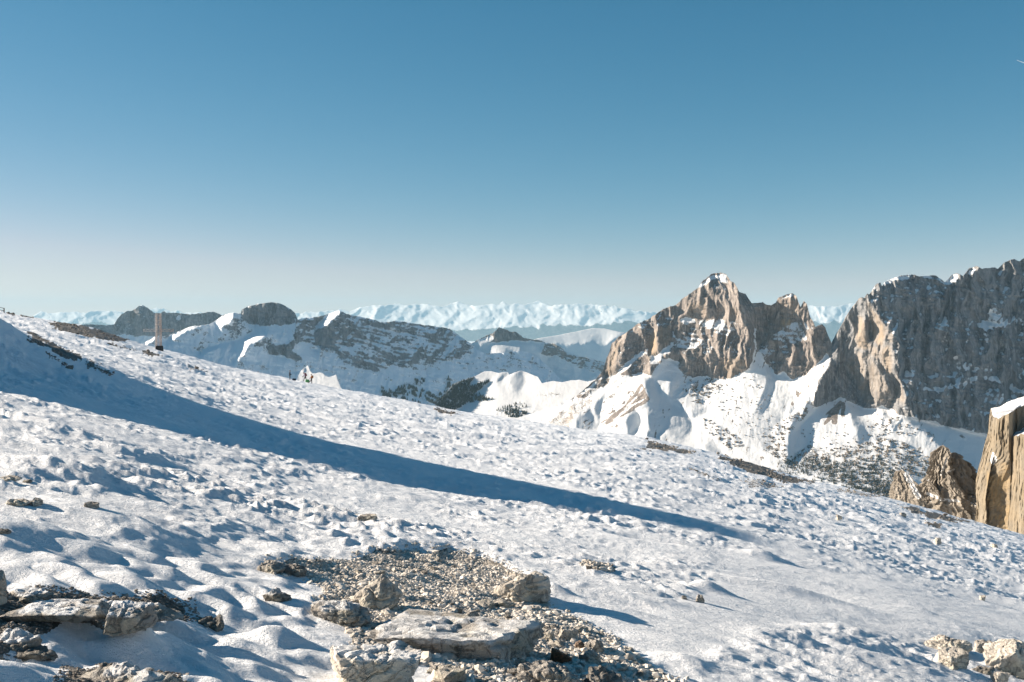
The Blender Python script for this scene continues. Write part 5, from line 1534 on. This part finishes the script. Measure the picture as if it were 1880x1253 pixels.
def person(px, pb, label, J, mats, face=0.0, scale=1.0, yy=None):
    """J: joint positions in metres (x to the facing side, y across, z up). mats: jacket, trousers, hat"""
    X, Y, Z = ground_hit(px, pb)
    if yy is not None or Y > 215:
        Y = yy or 205.0; X = float(ray(px, pb)[0]) * Y; Z = float(ground_parts(np.array([X]), np.array([Y]))[0][0])
    names = list(J)
    link = [('pelvis', 'belly'), ('belly', 'chest'), ('chest', 'neck'), ('neck', 'head'), ('head', 'crown'), ('head', 'nose')]
    for sd in 'lr':
        link += [('chest', 'sh' + sd), ('sh' + sd, 'el' + sd), ('el' + sd, 'wr' + sd), ('wr' + sd, 'ha' + sd), ('ha' + sd, 'fi' + sd), ('wr' + sd, 'th' + sd),
                 ('pelvis', 'hi' + sd), ('hi' + sd, 'kn' + sd), ('kn' + sd, 'an' + sd), ('an' + sd, 'to' + sd)]
        wr, el = np.array(J['wr' + sd]), np.array(J['el' + sd])
        dv = (wr - el) / np.linalg.norm(wr - el)
        J['ha' + sd] = tuple(wr + dv * 0.08); J['fi' + sd] = tuple(wr + dv * 0.17); J['th' + sd] = tuple(wr + dv * 0.06 + np.array([0.05, 0, 0.01]))
    hd = np.array(J['head']); J['crown'] = tuple(hd + (0.0, 0, 0.09)); J['nose'] = tuple(hd + (0.095, 0, -0.01))
    rad = dict(pelvis=0.15, belly=0.14, chest=0.165, neck=0.06, head=0.098, crown=0.08, nose=0.03)
    for sd in 'lr':
        rad.update({'sh' + sd: 0.078, 'el' + sd: 0.056, 'wr' + sd: 0.04, 'ha' + sd: 0.042, 'fi' + sd: 0.022, 'th' + sd: 0.016, 'hi' + sd: 0.098, 'kn' + sd: 0.068, 'an' + sd: 0.052, 'to' + sd: 0.048})
    rad = {k_: v_ * (1.0 if k_ in ('head', 'crown', 'nose', 'neck') or k_[:2] in ('ha', 'fi', 'th') else 1.16) for k_, v_ in rad.items()}
    names = list(J)
    me = bpy.data.meshes.new('person')
    me.from_pydata([J[n] for n in names], [(names.index(a), names.index(b)) for a, b in link], [])
    tmp = bpy.data.objects.new('person', me); COL.objects.link(tmp)
    md = tmp.modifiers.new('skin', 'SKIN')
    for i, n in enumerate(names):
        me.skin_vertices[0].data[i].radius = (rad[n], rad[n])
    me.skin_vertices[0].data[names.index('pelvis')].use_root = True
    sb = tmp.modifiers.new('sub', 'SUBSURF'); sb.levels = 1
    bpy.context.view_layer.update()
    ev = tmp.evaluated_get(bpy.context.evaluated_depsgraph_get())
    body = bpy.data.meshes.new_from_object(ev)
    bpy.data.objects.remove(tmp)
    body.name = 'person'
    for m in (mats[0], mats[1], m_skin, m_black):
        body.materials.append(m)
    zw = (J['pelvis'][2] + J['belly'][2]) / 2
    hdv = Vector(J['head']); tips = [Vector(J['ha' + sd]) for sd in 'lr']; feet = [Vector(J['to' + sd]) for sd in 'lr']
    for p in body.polygons:
        c = p.center
        i = 0 if c.z > zw else 1
        if (c - hdv).length < 0.15 and c.z > J['neck'][2]: i = 2
        if min((c - t).length for t in tips) < 0.11: i = 3
        if min((c - t).length for t in feet) < 0.12: i = 3
        p.material_index = i; p.use_smooth = True
    o = bpy.data.objects.new('person', body); COL.objects.link(o)
    o.location = (X, Y, Z - 0.03); o.rotation_euler = (0, 0, face); o.scale = (scale,) * 3
    tag(o, label, 'person', 'people on the slope edge')
    bm = bmesh.new(); bmesh.ops.create_uvsphere(bm, u_segments=12, v_segments=8, radius=0.118)
    for v in bm.verts:
        v.co.z = v.co.z * 1.0 if v.co.z > -0.01 else -0.01 - 0.02 * (v.co.z < -0.05)
    hm = bpy.data.meshes.new('hat'); bm.to_mesh(hm); bm.free(); hm.materials.append(mats[2])
    ht = bpy.data.objects.new('hat', hm); COL.objects.link(ht); ht.parent = o; ht.location = (J['head'][0] - 0.01, J['head'][1], J['head'][2] + 0.035)
    return o


def sack(name, parent, loc, size, mat, rot=0.0):
    bm = bmesh.new(); bmesh.ops.create_cube(bm, size=1.0)
    bmesh.ops.subdivide_edges(bm, edges=bm.edges[:], cuts=3, use_grid_fill=True)
    for v in bm.verts:
        L = v.co.length; n_ = v.co.normalized() * 0.62
        v.co = v.co.lerp(n_, 0.45)
        v.co.x *= size[0]; v.co.y *= size[1]; v.co.z *= size[2] * (1.05 if v.co.z < 0 else 0.92)
    for f in bm.faces: f.smooth = True
    me = bpy.data.meshes.new(name); bm.to_mesh(me); bm.free(); me.materials.append(mat)
    o = bpy.data.objects.new(name, me); COL.objects.link(o); o.location = loc; o.rotation_euler = (0, rot, 0)
    if parent is not None: o.parent = parent
    return o


stand = dict(pelvis=(0, 0, 0.95), belly=(0.0, 0, 1.12), chest=(0.02, 0, 1.32), neck=(0.03, 0, 1.49), head=(0.05, 0, 1.63),
             shl=(0.02, 0.2, 1.40), ell=(0.02, 0.27, 1.12), wrl=(0.16, 0.22, 0.96), shr=(0.02, -0.2, 1.40), elr=(0.06, -0.27, 1.13), wrr=(0.22, -0.14, 1.02),
             hil=(0, 0.1, 0.90), knl=(0.03, 0.12, 0.50), anl=(0.0, 0.13, 0.09), tol=(0.15, 0.14, 0.04), hir=(0, -0.1, 0.90), knr=(0.02, -0.12, 0.50), anr=(0.0, -0.13, 0.09), tor=(0.15, -0.14, 0.04))
lean = dict(pelvis=(0, 0, 0.92), belly=(-0.08, 0, 1.08), chest=(-0.16, 0, 1.26), neck=(-0.25, 0, 1.40), head=(-0.33, 0, 1.52),
            shl=(-0.16, 0.2, 1.33), ell=(-0.34, 0.24, 1.10), wrl=(-0.46, 0.18, 0.92), shr=(-0.16, -0.2, 1.33), elr=(-0.36, -0.24, 1.12), wrr=(-0.50, -0.12, 0.98),
            hil=(-0.02, 0.1, 0.88), knl=(-0.26, 0.12, 0.58), anl=(-0.36, 0.13, 0.14), tol=(-0.50, 0.13, 0.08), hir=(0, -0.1, 0.88), knr=(0.10, -0.12, 0.48), anr=(0.14, -0.13, 0.06), tor=(0.0, -0.14, 0.02))
stride = dict(pelvis=(0, 0, 0.92), belly=(0.0, 0, 1.09), chest=(0.0, 0, 1.29), neck=(0.0, 0, 1.46), head=(-0.03, 0, 1.60),
              shl=(0.0, 0.2, 1.37), ell=(0.12, 0.27, 1.10), wrl=(0.02, 0.25, 0.90), shr=(0.0, -0.2, 1.37), elr=(-0.12, -0.28, 1.12), wrr=(-0.26, -0.2, 1.0),
              hil=(0, 0.1, 0.88), knl=(-0.16, 0.11, 0.54), anl=(-0.42, 0.12, 0.26), tol=(-0.55, 0.12, 0.20), hir=(0, -0.1, 0.88), knr=(0.02, -0.11, 0.46), anr=(0.06, -0.12, -0.02), tor=(-0.07, -0.12, -0.07))
person(532, 696.5, 'person in dark navy clothes standing apart on the slope edge', stand, (m_navy, m_black, m_black), 0.2, 1.12, 204)
pb = person(561, 701, 'person in pale top with dark red rucksack bending forward', lean, (m_lilac, m_black, m_red), 0.1, 1.1, 200)
sack('rucksack', pb, (0.04, 0, 1.30), (0.30, 0.36, 0.56), m_red, -0.45)
po = person(572, 706, 'person in orange jacket and dark trousers striding uphill', stride, (m_orange, m_black, m_black), 0.15, 1.1, 198)
sack('rucksack', po, (0.20, 0, 1.26), (0.24, 0.34, 0.48), m_orange, 0.0)


def bag(px, pb, Y, size, mat, label, name):
    X = float(ray(px, pb)[0]) * Y
    Z = float(ground_parts(np.array([X]), np.array([Y]))[0][0])
    tag(sack(name, None, (X, Y, Z + size[2] * 0.38), size, mat), label, 'bag', 'bags on the snow')


bag(564.5, 702, 199, (0.75, 0.45, 0.62), m_green, 'green bag lying on the snow between the two walkers', 'bag')
bag(540, 697, 203, (0.70, 0.4, 0.42), m_navy, 'dark bag on the snow right of the navy person', 'bag')
